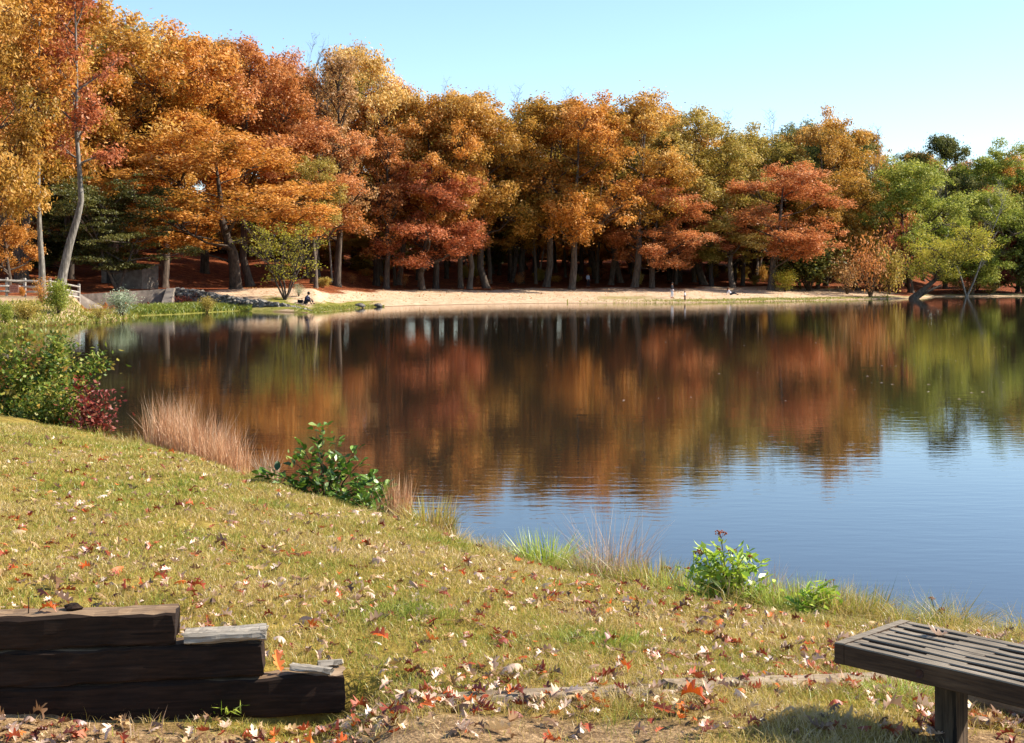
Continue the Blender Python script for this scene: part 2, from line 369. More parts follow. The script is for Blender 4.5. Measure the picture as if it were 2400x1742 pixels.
def make_tree(name, seed, H=20., base=.2, R=6., leaves=32000, leaf=.3, nlimb=22, e0=.1, e1=.95, nsub=8, clump=.85, flat=.85, r0=.38,
              prof=None, path=None, stems=1, fill=.0, droop=0., mat_leaf='orange', bark=None, twigs=False, fork=False):
    rng = np.random.default_rng(seed); wood = MB(); clumps = []
    prof = prof or (lambda t: (.72 + .93 * t) if t < .3 else (1 - ((t - .3) / .82) ** 2) ** .5)
    for st in range(stems):
        if path is not None: tp = [Vector(p) for p in path]
        else:
            off = Vector((0, 0, 0)); tp = []; lean = Vector((rng.normal() * .02, rng.normal() * .02, 1)) if stems == 1 else Vector((math.cos(st * 2.4 + seed) * .35, math.sin(st * 2.4 + seed) * .35, 1))
            for i in range(9):
                tt = i / 8; tp.append(Vector((0, 0, 0)) + lean * (H * .94 * tt) + off)
                off = off + Vector((rng.normal() * H * .008, rng.normal() * H * .008, 0))
        n = len(tp); rr = r0 * (1 if stems == 1 else .55)
        rad = [rr * (1.0 - .93 * (i / (n - 1)) ** .85) + .01 for i in range(n)]; rad[0] *= 1.25
        flare = [tp[0] - Vector((0, 0, .5)), tp[0] + (tp[1] - tp[0]) * .04, tp[0] + (tp[1] - tp[0]) * .18] + tp[1:]
        wood.tube(flare, [rad[0] * 1.35, rad[0] * 1.1, rad[0] * .85] + rad[1:], 8)
        def at(t):
            q = min(max(t, 0), .999) * (n - 1); i = int(q); return tp[i].lerp(tp[i + 1], q - i), rad[i] * (1 - q + i) + rad[i + 1] * (q - i)
        L0 = nlimb if stems == 1 else max(4, nlimb // stems)
        for k in range(L0):
            tt = (k + rng.random() * .8) / L0; t = base + (1 - base) * tt ** .92 * .97
            p, r = at(t); az = k * 2.399 + rng.normal() * .35 + st * 1.3
            L = R * prof(tt) * rng.uniform(.55, 1.22); el = e0 + (e1 - e0) * tt ** 1.1 + rng.normal() * .12
            if L < .4: continue
            pts = [p]; d = Vector((math.cos(az) * math.cos(el), math.sin(az) * math.cos(el), math.sin(el)))
            m = 6
            for j in range(m):
                d = (d + Vector((rng.normal() * .16, rng.normal() * .16, rng.normal() * .1 + .07 - droop * (j / m)))).normalized(); pts.append(pts[-1] + d * (L / m))
            lr = min(r * .62, .02 * L + .03)
            wood.tube(pts, [lr * (1 - .85 * j / m) + .012 for j in range(m + 1)], 5, False)
            clumps.append((pts[-1], clump * rng.uniform(.65, 1.3), tt))
            for s_ in range(nsub):
                f = .3 + .68 * (s_ + rng.random()) / nsub; q = f * m; i = min(int(q), m - 1); sp = pts[i].lerp(pts[i + 1], q - i)
                sd = (pts[i + 1] - pts[i]).normalized(); side = sd.cross(Vector((0, 0, 1))).normalized() * (1 if s_ % 2 else -1)
                d2 = (sd * .55 + side * rng.uniform(.5, 1.1) + Vector((0, 0, rng.uniform(-.25, .55)))).normalized(); l2 = L * rng.uniform(.2, .42)
                e = sp + d2 * l2; mid = sp + d2 * l2 * .5 + Vector((0, 0, l2 * .08))
                wood.tube([sp, mid, e], [lr * .4 + .008, lr * .25 + .007, .008], 4, False)
                clumps.append((e, clump * rng.uniform(.45, 1.2), tt)); 
                if rng.random() < .5: clumps.append((mid, clump * rng.uniform(.5, .9), tt))
                if twigs:
                    for q2 in range(5):
                        a = sp.lerp(e, .3 + .17 * q2); b = a + Vector((rng.normal(), rng.normal(), rng.normal() * .6 + .7)) * l2 * .28
                        wood.tube([a, b], [.012, .005], 3, False)
    crown = None
    if leaves:
        C = np.array([tuple(c[0]) for c in clumps]); cr = np.array([c[1] for c in clumps]); ct = np.array([c[2] for c in clumps])
        w = cr ** 2; idx = rng.choice(len(C), leaves, p=w / w.sum())
        v = rng.normal(size=(leaves, 3)); v /= np.linalg.norm(v, axis=1, keepdims=True)
        rad_ = rng.random(leaves) ** .6
        pos = C[idx] + v * (cr[idx] * rad_)[:, None] * np.array([1.15, 1.15, flat])
        pos[:, 2] -= (np.hypot(v[:, 0], v[:, 1]) * rad_ * cr[idx]) * .12
        nrm = v * .55 + rng.normal(size=(leaves, 3)) * .55 + np.array([0, 0, .45])
        V, Fc = leaf_quads(pos, nrm, leaf * rng.uniform(.55, 1.3, leaves), rng, .52)
        crnd = np.clip(rng.normal(.45, .2, len(C)), 0, 1)[idx]
        tint = np.stack([rng.random(leaves), crnd, ct[idx]], 1)
        crown = mesh_np('crown', V, Fc, LM[mat_leaf], False, {'tint': tint})
    return {'wood': wood.mesh('trunk', bark or M_bark, True), 'crown': crown, 'H': H, 'R': R}

def make_oak(name, seed, H=20., base=.24, R=6., lobes=13, subs=15, leaves=38000, leaf=.265, lobe_r=2.5, sub_r=.74, flat=.8, r0=.36, mat_leaf='orange', wide=.45, fork=.5, open_=0.):
    """spreading crown: boughs carry rounded lobes of foliage, each lobe a cloud of small leaf sprays with gaps between"""
    rng = np.random.default_rng(seed); wood = MB(); S = []; zb, zt = base * H, H; cz = zb + (zt - zb) * wide
    tp = []; off = Vector((0, 0, 0)); lean = Vector((rng.normal() * .05, rng.normal() * .05, 1))
    for i in range(8):
        t = i / 7; tp.append(lean * (H * .8 * t) + off); off = off + Vector((rng.normal() * .16, rng.normal() * .16, 0))
    rad = [r0 * (1 - .9 * (i / 7) ** .9) + .015 for i in range(8)]
    wood.tube([tp[0] - Vector((0, 0, .5)), tp[0] + (tp[1] - tp[0]) * .04, tp[0] + (tp[1] - tp[0]) * .2] + tp[1:], [r0 * 1.4, r0 * 1.2, r0 * .98] + rad[1:], 8)
    def at(z):
        q = min(max(z / (H * .8), 0), .999) * 7; i = int(q); return tp[i].lerp(tp[i + 1], q - i), rad[i] * (1 - q + i) + rad[i + 1] * (q - i)
    for k in range(lobes):
        f = (k + .5) / lobes; ct = 1 - 1.78 * f + rng.normal() * .1; ct = float(np.clip(ct, -.8, 1)); az = k * 2.399 + rng.normal() * .5
        st = math.sqrt(max(0, 1 - ct * ct)); sh = rng.uniform(.58, .8) if k > 1 else .62
        zz = cz + ct * ((zt - cz) if ct > 0 else (cz - zb)) * (.86 if ct > 0 else .95) - (lobe_r * .35 if ct > .8 else 0)
        rr = R * st * sh; c = Vector((math.cos(az) * rr, math.sin(az) * rr, zz)) + Vector((lean.x, lean.y, 0)) * zz
        lr_ = lobe_r * rng.uniform(.7, 1.25) * (.85 if ct < -.3 else 1)
        z0 = max(zb * .9, min(zz - rr * rng.uniform(.35, .8) - .6, H * .76)); p0, r_ = at(z0); m1 = p0.lerp(c, .5) + Vector((rng.normal() * .35, rng.normal() * .35, -.25 + rng.normal() * .3)); br = min(r_ * .7, .05 + .022 * (c - p0).length)
        pth = [p0, p0.lerp(m1, .5) + Vector((rng.normal() * .15, rng.normal() * .15, rng.normal() * .12)), m1, m1.lerp(c, .5) + Vector((rng.normal() * .2, rng.normal() * .2, .1)), c]
        wood.tube(pth, [br, br * .82, br * .62, br * .42, br * .22], 5, False)
        lb = rng.normal() * .17
        for q in range(subs):
            v = rng.normal(size=3); v /= np.linalg.norm(v); v[2] = v[2] * .8 + .15
            e = c + Vector(tuple(v * np.array([1.1, 1.1, .85]) * lr_ * rng.uniform(.35, 1.22)))
            a = pth[3].lerp(c, rng.random()) if rng.random() < .7 else m1.lerp(pth[3], rng.random())
            wood.tube([a, a.lerp(e, .5) + Vector((rng.normal() * .12, rng.normal() * .12, .06)), e], [br * .24 + .012, br * .14 + .01, .007], 4, False)
            if rng.random() < open_: continue
            S.append((tuple(e), sub_r * rng.uniform(.35, 1.5), lb, f, tuple(v)))
    C = np.array([q[0] for q in S]); cr = np.array([q[1] for q in S]); w = cr ** 2; idx = rng.choice(len(C), leaves, p=w / w.sum())
    v = rng.normal(size=(leaves, 3)); v /= np.linalg.norm(v, axis=1, keepdims=True); out_ = np.array([q[4] for q in S])[idx]
    pos = C[idx] + v * (cr[idx] * rng.random(leaves) ** .55)[:, None] * np.array([1.2, 1.2, flat]); pos[:, 2] -= rng.random(leaves) ** 3 * .5; stray = rng.random(leaves) < .12; pos[stray] += rng.normal(size=(int(stray.sum()), 3)) * .38
    nrm = v * .35 + out_ * .45 + rng.normal(size=(leaves, 3)) * .6 + np.array([0, 0, .3])
    V, Fc = leaf_quads(pos, nrm, leaf * rng.uniform(.5, 1.35, leaves), rng, .52)
    crnd = np.clip(rng.normal(.48, .17, len(C)) + np.array([q[2] for q in S]), 0, 1)[idx]
    crown = mesh_np('crown', V, Fc, LM[mat_leaf], False, {'tint': np.stack([rng.random(leaves), crnd, np.array([q[3] for q in S])[idx]], 1)})
    return {'wood': wood.mesh('trunk', M_bark, True), 'crown': crown, 'H': H, 'R': R}

P = {}
P['oakA'] = make_oak('oakA', 1)
P['oakB'] = make_oak('oakB', 2, base=.26, R=6.6, lobes=15, leaves=35000, wide=.5)
P['oakC'] = make_oak('oakC', 3, base=.22, R=5.6, lobes=14, lobe_r=2.2, wide=.42)
P['oakD'] = make_oak('oakD', 14, base=.25, R=6.2, lobes=12, lobe_r=2.7, subs=17, wide=.55)
P['lowA'] = make_oak('lowA', 4, base=.15, R=6.3, lobes=17, lobe_r=2.2, subs=14, leaves=36000, wide=.38)
P['lowB'] = make_oak('lowB', 15, base=.16, R=6.0, lobes=15, lobe_r=2.4, subs=15, leaves=34000, wide=.42)
P['tallA'] = make_oak('tallA', 5, base=.36, R=4.4, lobes=11, lobe_r=2.0, subs=13, leaves=20000, r0=.33, wide=.5)
P['tallB'] = make_oak('tallB', 6, base=.3, R=4.7, lobes=12, lobe_r=2.1, subs=14, leaves=24000, r0=.33, wide=.5)
P['airy'] = make_oak('airy', 17, base=.3, R=5.2, lobes=14, lobe_r=2.0, subs=13, leaves=13500, r0=.33, sub_r=.7, open_=.3)
P['sparse'] = make_tree('sparse', 7, base=.2, R=4.2, nlimb=26, e0=.35, e1=1.2, clump=.7, leaves=6500, r0=.36, twigs=True)
P['full'] = make_oak('full', 8, base=.02, R=5.8, lobes=20, lobe_r=2.3, subs=14, leaves=40000, wide=.4)
P['fullB'] = make_oak('fullB', 9, base=.02, R=5.2, lobes=18, lobe_r=2.1, subs=14, leaves=34000, wide=.42)
P['layered'] = make_tree('layered', 10, H=9, base=.2, R=6.2, nlimb=33, e0=.1, e1=.9, clump=1.0, flat=.25, leaves=34000, leaf=.24, stems=3, r0=.3, droop=.1)
P['bare'] = make_tree('bare', 12, base=.2, R=4.5, nlimb=22, e0=.5, e1=1.25, leaves=0, twigs=True, r0=.3, bark=M_barkpale, stems=2)
P['shrubby'] = make_tree('shrubby', 13, H=7.0, base=.28, R=3.0, nlimb=40, e0=.35, e1=1.2, clump=.55, flat=.7, leaves=3600, leaf=.17, stems=5, r0=.16, twigs=True)

def far_z(px, D): return float(zfar(X(px, D), D))
def place(proto, px, D, top, width, mat, label, name='tree', group=None, cat='tree', rz=None, bark=None, kindz=None):
    p = P[proto]; z = far_z(px, D) if kindz is None else kindz
    Ht = (Z(top, D) - z) * (1.1 if px > 1850 and proto not in ('bare',) else 1.0); sz = Ht / (p['H'] * 1.0); sx = 1.18 * (width / F * D) / (2 * p['R'] * 1.03)
    o = empty(name, (X(px, D), D, z - .05), random.uniform(0, 6.28) if rz is None else rz, label, cat, group)
    o.scale = (sx * random.uniform(.9, 1.12), sx * random.uniform(.9, 1.12), sz)
    t = link('trunk', p['wood'], o)
    if bark: t.material_slots[0].link = 'OBJECT'; t.material_slots[0].material = bark
    if p['crown'] is not None:
        c = link('crown', p['crown'], o); c.material_slots[0].link = 'OBJECT'; c.material_slots[0].material = LM[mat]
    return o

# --- trees that can be told apart: px, base row (or D), top row, width, proto, colour, label
def T(px, py, top, w, proto, mat, label, name='oak_tree', D=None, rz=None, **k):
    return place(proto, px, D or ground_at(px, py), top, w, mat, label, name, rz=rz, **k)

# leaning grey trunk at the left water's edge, slim straight trunk beside it
def custom(px, D, path_px, R, seed, mat, label, r0, **kw):
    z0 = far_z(px, D); b = Vector((X(px, D), D, z0))
    path = [Vector((X(a, D) - b.x, dy, Z(c, D) - z0)) for a, c, dy in path_px]; path[0] = Vector((0, 0, 0))
    p = make_tree('custom', seed, H=path[-1].z, base=.55, R=R, path=path, r0=r0, mat_leaf=mat, bark=M_barkpale, **kw)
    o = empty('leaning_tree' if 'leaning' in label else 'slender_tree', b, 0, label, 'tree')
    link('trunk', p['wood'], o); link('crown', p['crown'], o)
custom(138, 93, [(138, 690, 0), (148, 640, 0), (160, 575, .2), (178, 510, .3), (187, 470, .3), (184, 400, .2), (178, 300, 0), (178, 200, .2), (175, 60, .2), (172, -110, 0)], 3.4, 31, 'red', 'grey trunked tree leaning right beside the split rail fence, red leaves high in its crown', .36, leaves=6500, nlimb=18, e0=.5, clump=.95, leaf=.3)
custom(100, 91, [(100, 695, 0), (98, 620, 0), (94, 560, 0), (90, 480, 0), (89, 400, .1), (87, 320, .1), (90, 230, 0), (92, 100, 0), (94, -60, 0)], 2.6, 32, 'orange', 'slender straight grey trunk rising through the rail fence at far left', .23, leaves=6000, nlimb=20, e0=.5, clump=.85, leaf=.3)

T(-70, 0, -140, 330, 'lowA', 'gold', 'gold and olive tree cut off by the left edge, low branches over the fence', D=88)
T(20, 0, 380, 170, 'lowA', 'orange', 'low orange tree at the left edge, drooping behind the rail fence', D=100)
T(58, 660, -150, 330, 'oakB', 'orange', 'dark trunked tall tree behind the rail fence with an orange crown')
T(165, 655, 60, 300, 'oakA', 'gold', 'golden tree above the leaning grey trunk, behind the fence')
T(262, 650, -40, 330, 'tallB', 'gold', 'tall yellow gold tree above the small dark green tree')
T(300, 655, 190, 240, 'oakC', 'gold', 'bright golden yellow tree between the leaning trunk and the big oak')
T(383, 674, 36, 360, 'oakA', 'orange', 'big gold orange oak behind the concrete wall, limbs showing in its crown', rz=1.0)
T(553, 678, 300, 400, 'lowB', 'orange', 'broad low orange oak on the sand between the concrete wall and the yellow shrub', rz=.4)
T(587, 671, 100, 330, 'oakD', 'rust', 'tall rust orange oak standing right behind the low orange oak')
T(660, 0, 120, 200, 'oakB', 'rust', 'reddish tan tree on the slope above the yellow shrub', D=150)
T(480, 0, 62, 240, 'tallA', 'gold', 'gold crowned tree on the slope between the two big oaks', D=152)
T(789, 671, 135, 200, 'sparse', 'tan', 'tall thinning tree with bare grey limbs and few brown leaves', 'thinning_tree')
T(745, 0, 150, 150, 'tallA', 'tan', 'tan tree on the slope behind the thinning grey tree', D=155)
T(882, 670, 78, 230, 'airy', 'pale', 'tallest pale gold tree standing above the skyline at centre left', 'tulip_tree')
T(905, 677, 320, 150, 'sparse', 'rust', 'thin trunked rust tree beside the thick trunk of the tallest tree')
T(935, 668, 215, 170, 'tallB', 'gold', 'gold tree just right of the tallest tree')
T(990, 681, 360, 230, 'lowA', 'red', 'dark red oak with low hanging branches at the back of the sand')
T(1021, 677, 215, 240, 'oakA', 'orange', 'orange tree rising straight above the dark red oak')
T(1080, 676, 330, 180, 'oakC', 'orange', 'small orange tree right of the dark red oak')
T(1100, 678, 205, 200, 'tallB', 'gold', 'thin leaning trunk with a gold crown beside the small orange tree')
T(1140, 676, 225, 250, 'oakD', 'gold', 'thick trunked gold oak near the middle of the beach')
T(1220, 664, 228, 190, 'tallA', 'olive', 'slim olive gold tree in the gap right of the thick gold oak')
T(1280, 673, 222, 220, 'tallB', 'gold', 'gold tree with a leaning trunk left of the orange beach oak')
T(1340, 679, 224, 250, 'lowB', 'orange', 'large orange oak standing nearest the sand, foliage almost to the ground', rz=2.)
T(1432, 663, 268, 170, 'tallB', 'olive', 'olive tree just right of the large orange beach oak', D=178)
T(1455, 666, 300, 190, 'oakC', 'orange', 'orange tree behind the trunk gap right of the beach oak', D=183)
T(1487, 673, 215, 300, 'oakB', 'gold', 'spreading gold brown oak with long dark limbs behind the beach', rz=.8, D=171)
T(1528, 665, 400, 230, 'lowA', 'salmon', 'salmon pink tree under the spreading gold brown oak', D=169)
T(1590, 662, 245, 240, 'airy', 'gold', 'gold brown oak behind the standing man in the dark jacket', D=184)
T(1650, 668, 258, 280, 'oakD', 'olive', 'wide olive oak with a thick flared trunk at the beach', D=181)
T(1668, 667, 440, 160, 'oakC', 'red', 'small red tree low beside the thick flared trunk', D=176)
T(1718, 666, 430, 210, 'oakC', 'olive', 'low olive yellow tree left of the salmon red oak', D=174)
T(1806, 666, 380, 250, 'lowB', 'salmon', 'salmon red oak leaning over the right part of the beach', rz=2.6, D=173)
T(1770, 0, 280, 240, 'oakA', 'olive', 'round olive brown crown above the salmon red oak', D=192)
T(1850, 0, 272, 150, 'tallB', 'darkgreen', 'dark green treetop on the skyline right of centre', D=205)
T(1935, 0, 280, 200, 'oakA', 'gold', 'orange gold tree standing tall right of the salmon red oak', D=190)
T(1915, 0, 440, 150, 'full', 'gold', 'golden tree reaching to the ground at the right end of the beach', D=181)
T(2008, 0, 420, 180, 'fullB', 'gold', 'yellow gold tree left of the bright green tree', D=183)
T(1975, 0, 335, 140, 'tallB', 'darkgreen', 'dark green tree behind the yellow gold tree', D=200)
T(2075, 0, 322, 190, 'oakC', 'gold', 'brown gold treetop behind the bright green tree', D=205)
T(2135, 0, 372, 200, 'full', 'green', 'bright green tree above the leaning willow', D=186)
T(2035, 0, 300, 60, 'bare', 'tan', 'bare twiggy treetop sticking up above the skyline at right', 'bare_tree', D=207)
T(778, 0, 112, 120, 'bare', 'tan', 'bare twiggy treetop on the skyline left of the tallest pale gold tree', 'bare_tree', D=150)
T(1262, 0, 205, 110, 'bare', 'tan', 'bare grey twigs on the skyline above the middle of the beach', 'bare_tree', D=188)
T(1100, 0, 196, 90, 'bare', 'tan', 'thin bare treetop on the skyline between the tallest tree and the beach middle', 'bare_tree', D=186)
T(1738, 0, 262, 110, 'bare', 'tan', 'bare twigs on the skyline above the salmon red oak', 'bare_tree', D=204)
T(2215, 0, 333, 170, 'oakC', 'darkgreen', 'dark green pointed tree at the right skyline', D=208)
T(2265, 0, 430, 110, 'bare', 'tan', 'bare pale grey tree right of the bright green tree', 'bare_tree', D=190)
T(2275, 0, 440, 200, 'full', 'green', 'muted green tree behind the bare pale grey tree', D=197)
T(2335, 0, 352, 180, 'oakA', 'green', 'green treetop near the right edge of the wood', D=212)
T(2395, 0, 385, 160, 'oakB', 'orange', 'orange tree at the right edge of the wood', D=214)
T(2330, 0, 510, 90, 'fullB', 'crimson', 'small crimson tree near the right edge behind the willow', D=200)
T(2385, 0, 480, 150, 'full', 'darkgreen', 'shaded dark green tree filling the right edge', D=203)
T(2450, 0, 430, 170, 'full', 'darkgreen', 'dark green tree half cut off by the right edge', D=200)
T(275, 681, 478, 270, 'layered', 'darkolive', 'small dark green tree with flat layered branches behind the concrete wall', 'understory_tree')
T(668, 703, 545, 135, 'shrubby', 'yellowgreen', 'multi stemmed yellow green shrubby tree on the grass above the rubble wall', 'small_tree', rz=.5)

# --- woodland behind: individuals nobody could single out share the label of their kind
_kx = [-400, 0, 200, 330, 400, 480, 560, 640, 700, 760, 800, 860, 950, 1000, 1060, 1150, 1250, 1300, 1400, 1450, 1500, 1560, 1650, 1720, 1790, 1850, 1930, 1990, 2020, 2080, 2150, 2220, 2260, 2330, 2400, 2900]
_ky = [-150, -90, -30, 20, 50, 70, 105, 130, 150, 150, 100, 95, 140, 205, 205, 220, 225, 235, 230, 225, 225, 250, 280, 280, 300, 290, 290, 325, 350, 350, 365, 345, 372, 368, 376, 380]
kinds = [('gold', 'golden tree standing in the wood behind the front row', 'golden trees deep in the wood'),
         ('orange', 'orange tree standing in the wood behind the front row', 'orange trees deep in the wood'),
         ('olive', 'olive green tree standing in the wood behind the front row', 'olive trees deep in the wood'),
         ('rust', 'rust brown tree standing in the wood behind the front row', 'rust trees deep in the wood'),
         ('darkgreen', 'dark green tree standing in the wood behind the front row', 'dark green trees deep in the wood')]
rb = random.Random(5)
for row, (s0, sp, lo, hi) in enumerate([(44, 10.5, 40, 160), (58, 10.0, 20, 100), (76, 10.0, 8, 55), (98, 11, 6, 40), (124, 13, 6, 40)]):
    xs = -110.
    while xs < 115:
        xs += sp * rb.uniform(.7, 1.3); u = xs / 170.; D = float(shoreD(u)) + s0 + rb.uniform(-5, 5); x = u * D; px = u * F + 1200
        if px < -380 or px > 2780: continue
        if row == 0 and 250 < px < 700: continue
        w_ = ([.3, .27, .2, .2, .13 * (row > 1)]) if px < 1700 else [.2, .1, .27, .05, .38]
        k = rb.choices(range(5), w_)[0]; pr = rb.choice(['oakA', 'oakB', 'oakC', 'oakD', 'tallA', 'tallB'])
        top = float(np.interp(px, _kx, _ky)) + rb.uniform(lo, hi)
        place(pr, px, D, top, rb.uniform(8.5, 12.5) / D * F, kinds[k][0], kinds[k][1], 'woodland_tree', kinds[k][2])
# dense growth closing the wood behind the trunks
for i in range(64):
    px = -200 + 2750 * (i + rb.random()) / 64; sback = rb.uniform(70, 105) if 300 < px < 800 else rb.uniform(56, 92); D = float(shoreD(U(px))) + sback
    k = rb.choice([2, 4, 4, 3, 0]); nm = {0: 'golden', 2: 'olive', 3: 'rust brown', 4: 'dark green'}[k]
    place(rb.choice(['full', 'fullB']), px, D, rb.uniform(420, 540), rb.uniform(150, 220), kinds[k][0], nm + ' undergrowth tree closing the view between the trunks', 'understory_tree', nm + ' undergrowth trees between the trunks')
for i in range(56):
    px = -250 + 2900 * (i + rb.random()) / 56; D = float(shoreD(U(px))) + rb.uniform(112, 150)
    k = rb.choice([2, 4, 3, 0, 1]); nm = {0: 'golden', 1: 'orange', 2: 'olive', 3: 'rust brown', 4: 'dark green'}[k]
    place(rb.choice(['full', 'fullB']), px, D, rb.uniform(380, 480), rb.uniform(150, 230), kinds[k][0], nm + ' undergrowth tree closing the view between the trunks', 'understory_tree', nm + ' undergrowth trees between the trunks')
# slim trunks of the shaded wood floor
for i in range(46):
    px = rb.uniform(700, 1900); D = float(shoreD(U(px))) + rb.uniform(32, 62)
    place('tallA', px, D, rb.uniform(330, 420), rb.uniform(90, 140), 'olive', 'slim trunked young tree in the shade behind the beach', 'young_tree', 'slim young trees in the shaded wood', 'tree')

# --- shrubs
def make_bush(seed, leaves, leaf, mat, h=2.0, r=1.2, stems=9, flat=.9):
    rng = np.random.default_rng(seed); w = MB(); C = []
    for k in range(stems):
        a = k * 2.4 + rng.random(); rr = r * rng.uniform(.25, .8); top = Vector((math.cos(a) * rr, math.sin(a) * rr, h * rng.uniform(.5, .98)))
        mid = Vector((top.x * .4, top.y * .4, top.z * .5)) + Vector((rng.normal() * .06, rng.normal() * .06, 0))
        w.tube([(0, 0, -.1), mid, top], [.03, .018, .006], 4, False)
        for f in (.45, .7, .88, 1.0):
            c = (mid.lerp(top, f)) if f > .45 else mid; C.append((c.x + rng.normal() * .1, c.y + rng.normal() * .1, c.z))
    C = np.array(C); idx = rng.integers(0, len(C), leaves); v = rng.normal(size=(leaves, 3)) * np.array([.34 * r, .34 * r, .28 * r * flat])
    pos = C[idx] + v * .75; pos[:, 2] = np.abs(pos[:, 2])
    V, Fc = leaf_quads(pos, rng.normal(size=(leaves, 3)) * .6 + np.array([0, 0, .5]), leaf * rng.uniform(.6, 1.3, leaves), rng, .5)
    t = np.stack([rng.random(leaves), np.clip(rng.normal(.45, .2, len(C)), 0, 1)[idx], pos[:, 2] / h], 1)
    return w.mesh('stem', M_stem), mesh_np('foliage', V, Fc, LM[mat], False, {'tint': t}), h, r
B = {'a': make_bush(41, 3000, .16, 'green'), 'b': make_bush(42, 2200, .14, 'green', stems=12), 'c': make_bush(43, 1100, .13, 'tan', stems=14)}
def bush(kind, px, D, h, w, mat, label, z=None, group=None):
    ws, fs, H, R = B[kind]; z = far_z(px, D) if z is None else z
    o = empty('shrub', (X(px, D), D, z - .05), random.uniform(0, 6), label, 'shrub', group); o.scale = (w / (2.2 * R), w / (2.2 * R), h / H)
    link('stem', ws, o); f = link('foliage', fs, o); f.material_slots[0].link = 'OBJECT'; f.material_slots[0].material = LM[mat]; return o
def bushpx(kind, px, py, hpx, wpx, mat, label, D=None):
    D = D or ground_at(px, py); return bush(kind, px, D, hpx / F * D, wpx / F * D, mat, label)
bushpx('a', 12, 762, 46, 44, 'green', 'bright green shrub at the left edge beside the far water')
bushpx('b', 62, 752, 46, 90, 'olive', 'grey green shrub left of the tall leafy shrub on the far left bank')
bushpx('a', 138, 738, 70, 76, 'green', 'tall leafy green shrub in front of the leaning grey trunk')
bushpx('c', 98, 742, 66, 50, 'orange', 'thin orange brown shrub in front of the fence sign', D=84)
bushpx('c', 232, 750, 40, 60, 'olive', 'brownish low shrub at the water below the concrete wall')
bushpx('b', 285, 744, 62, 84, 'whitish', 'pale grey green shrub in front of the concrete wall')
bushpx('b', 486, 728, 38, 46, 'olive', 'round olive shrub on the bright grass below the rubble wall', D=104.5)
bushpx('c', 700, 704, 30, 34, 'whitish', 'wispy pale shrub behind the seated fisherman', D=117)
bushpx('c', 440, 700, 24, 70, 'crimson', 'red creeper bush against the rubble wall beside the concrete end', D=113)
bushpx('a', 52, 664, 22, 18, 'orange', 'small orange sapling above the fence sign', D=93.5)
bushpx('a', 1895, 672, 120, 190, 'darkgreen', 'wide dark green shrub at the right end of the beach', D=176)
bushpx('b', 1840, 672, 50, 70, 'yellowgreen', 'small yellow green shrub under the salmon red oak', D=172)
bushpx('c', 2040, 690, 150, 110, 'rust', 'reddish twiggy thicket left of the willow', D=171)
bushpx('c', 1985, 688, 90, 100, 'tan', 'brown thicket at the right end of the sand', D=174)
bushpx('b', 2085, 690, 110, 90, 'olive', 'olive thicket behind the leaning willow trunk', D=178)
bushpx('c', 2100, 690, 190, 90, 'crimson', 'tall dark red thicket left of the willow crown', D=182)
bushpx('a', 2190, 699, 44, 60, 'rust', 'low flame orange shrub on the water under the willow', D=176)
bushpx('c', 2265, 697, 42, 90, 'tan', 'tan brush along the far right waterline', D=195)
bushpx('c', 2320, 697, 36, 60, 'olive', 'yellowish brush along the far right waterline', D=196)
bushpx('a', 2330, 690, 90, 120, 'darkgreen', 'dark shaded shrub on the far right shore', D=201)
bushpx('a', 2400, 692, 130, 130, 'darkgreen', 'dark shrub at the right edge of the far shore', D=199)
bushpx('a', 2290, 640, 60, 80, 'crimson', 'small dark crimson shrub in the shade behind the willow', D=204)

for i in range(30):
    px = rb.uniform(720, 1880); D = float(shoreD(U(px))) + rb.uniform(32, 55); k = rb.choice([('a', 'olive', 'olive'), ('c', 'rust', 'rust brown'), ('b', 'gold', 'golden')])
    bush(k[0], px, D, rb.uniform(.8, 2.6), rb.uniform(1.2, 2.6), k[1], k[2] + ' sapling in the shade among the trunks behind the beach', group=k[2] + ' saplings among the trunks')
n_ = 3200; r = np.random.default_rng(8); px = r.uniform(560, 2020, n_); u = U(px); s_ = 27 * r.random(n_) ** .6 + .5; y = shoreD(u) + s_; x = u * y; k_ = (px > 735) | (y > np.interp(u, _wu, _wD) + .8); x, y = x[k_], y[k_]
V, Fc = leaf_quads(np.stack([x, y, zfar(x, y) + .05], 1), r.normal(size=(len(x), 3)) * .35 + np.array([0, 0, 1]), r.uniform(.08, .26, len(x)), r, .5)
tag(link('drift_leaves', mesh_np('drift_leaves', V, Fc, LM['tan'], False, {'tint': r.random((len(x), 3)) * .6})), 'brown leaves blown across the sand of the beach', 'leaf litter', kind='stuff')

# leaning willow
D = 171.; z0 = far_z(2140, D); b = Vector((X(2140, D), D, max(z0, 0)))
path = [(X(a, D) - b.x, dy, Z(c, D) - b.z) for a, c, dy in [(2140, 700, 0), (2165, 678, 0), (2195, 655, .3), (2225, 632, .5), (2262, 610, .6), (2300, 596, .6)]]
wl_ = make_tree('willow', 51, H=path[-1][2], base=.3, R=5.6, path=path, nlimb=26, e0=.5, e1=.7, clump=1.0, flat=.75, leaves=14000, leaf=.22, r0=.42, mat_leaf='yellowgreen', droop=.12)
o = empty('willow_tree', b, 0, 'yellow green willow leaning out over the water at the right end of the beach', 'tree')
link('trunk', wl_['wood'], o); link('crown', wl_['crown'], o)
t2 = MB(); t2.tube([(.2, .2, -.1), (X(2175, D) - b.x, .6, Z(684, D) - b.z), (X(2212, D) - b.x, .8, Z(668, D) - b.z)], [.28, .2, .1], 7); t2.obj('limb', M_bark, o, True)

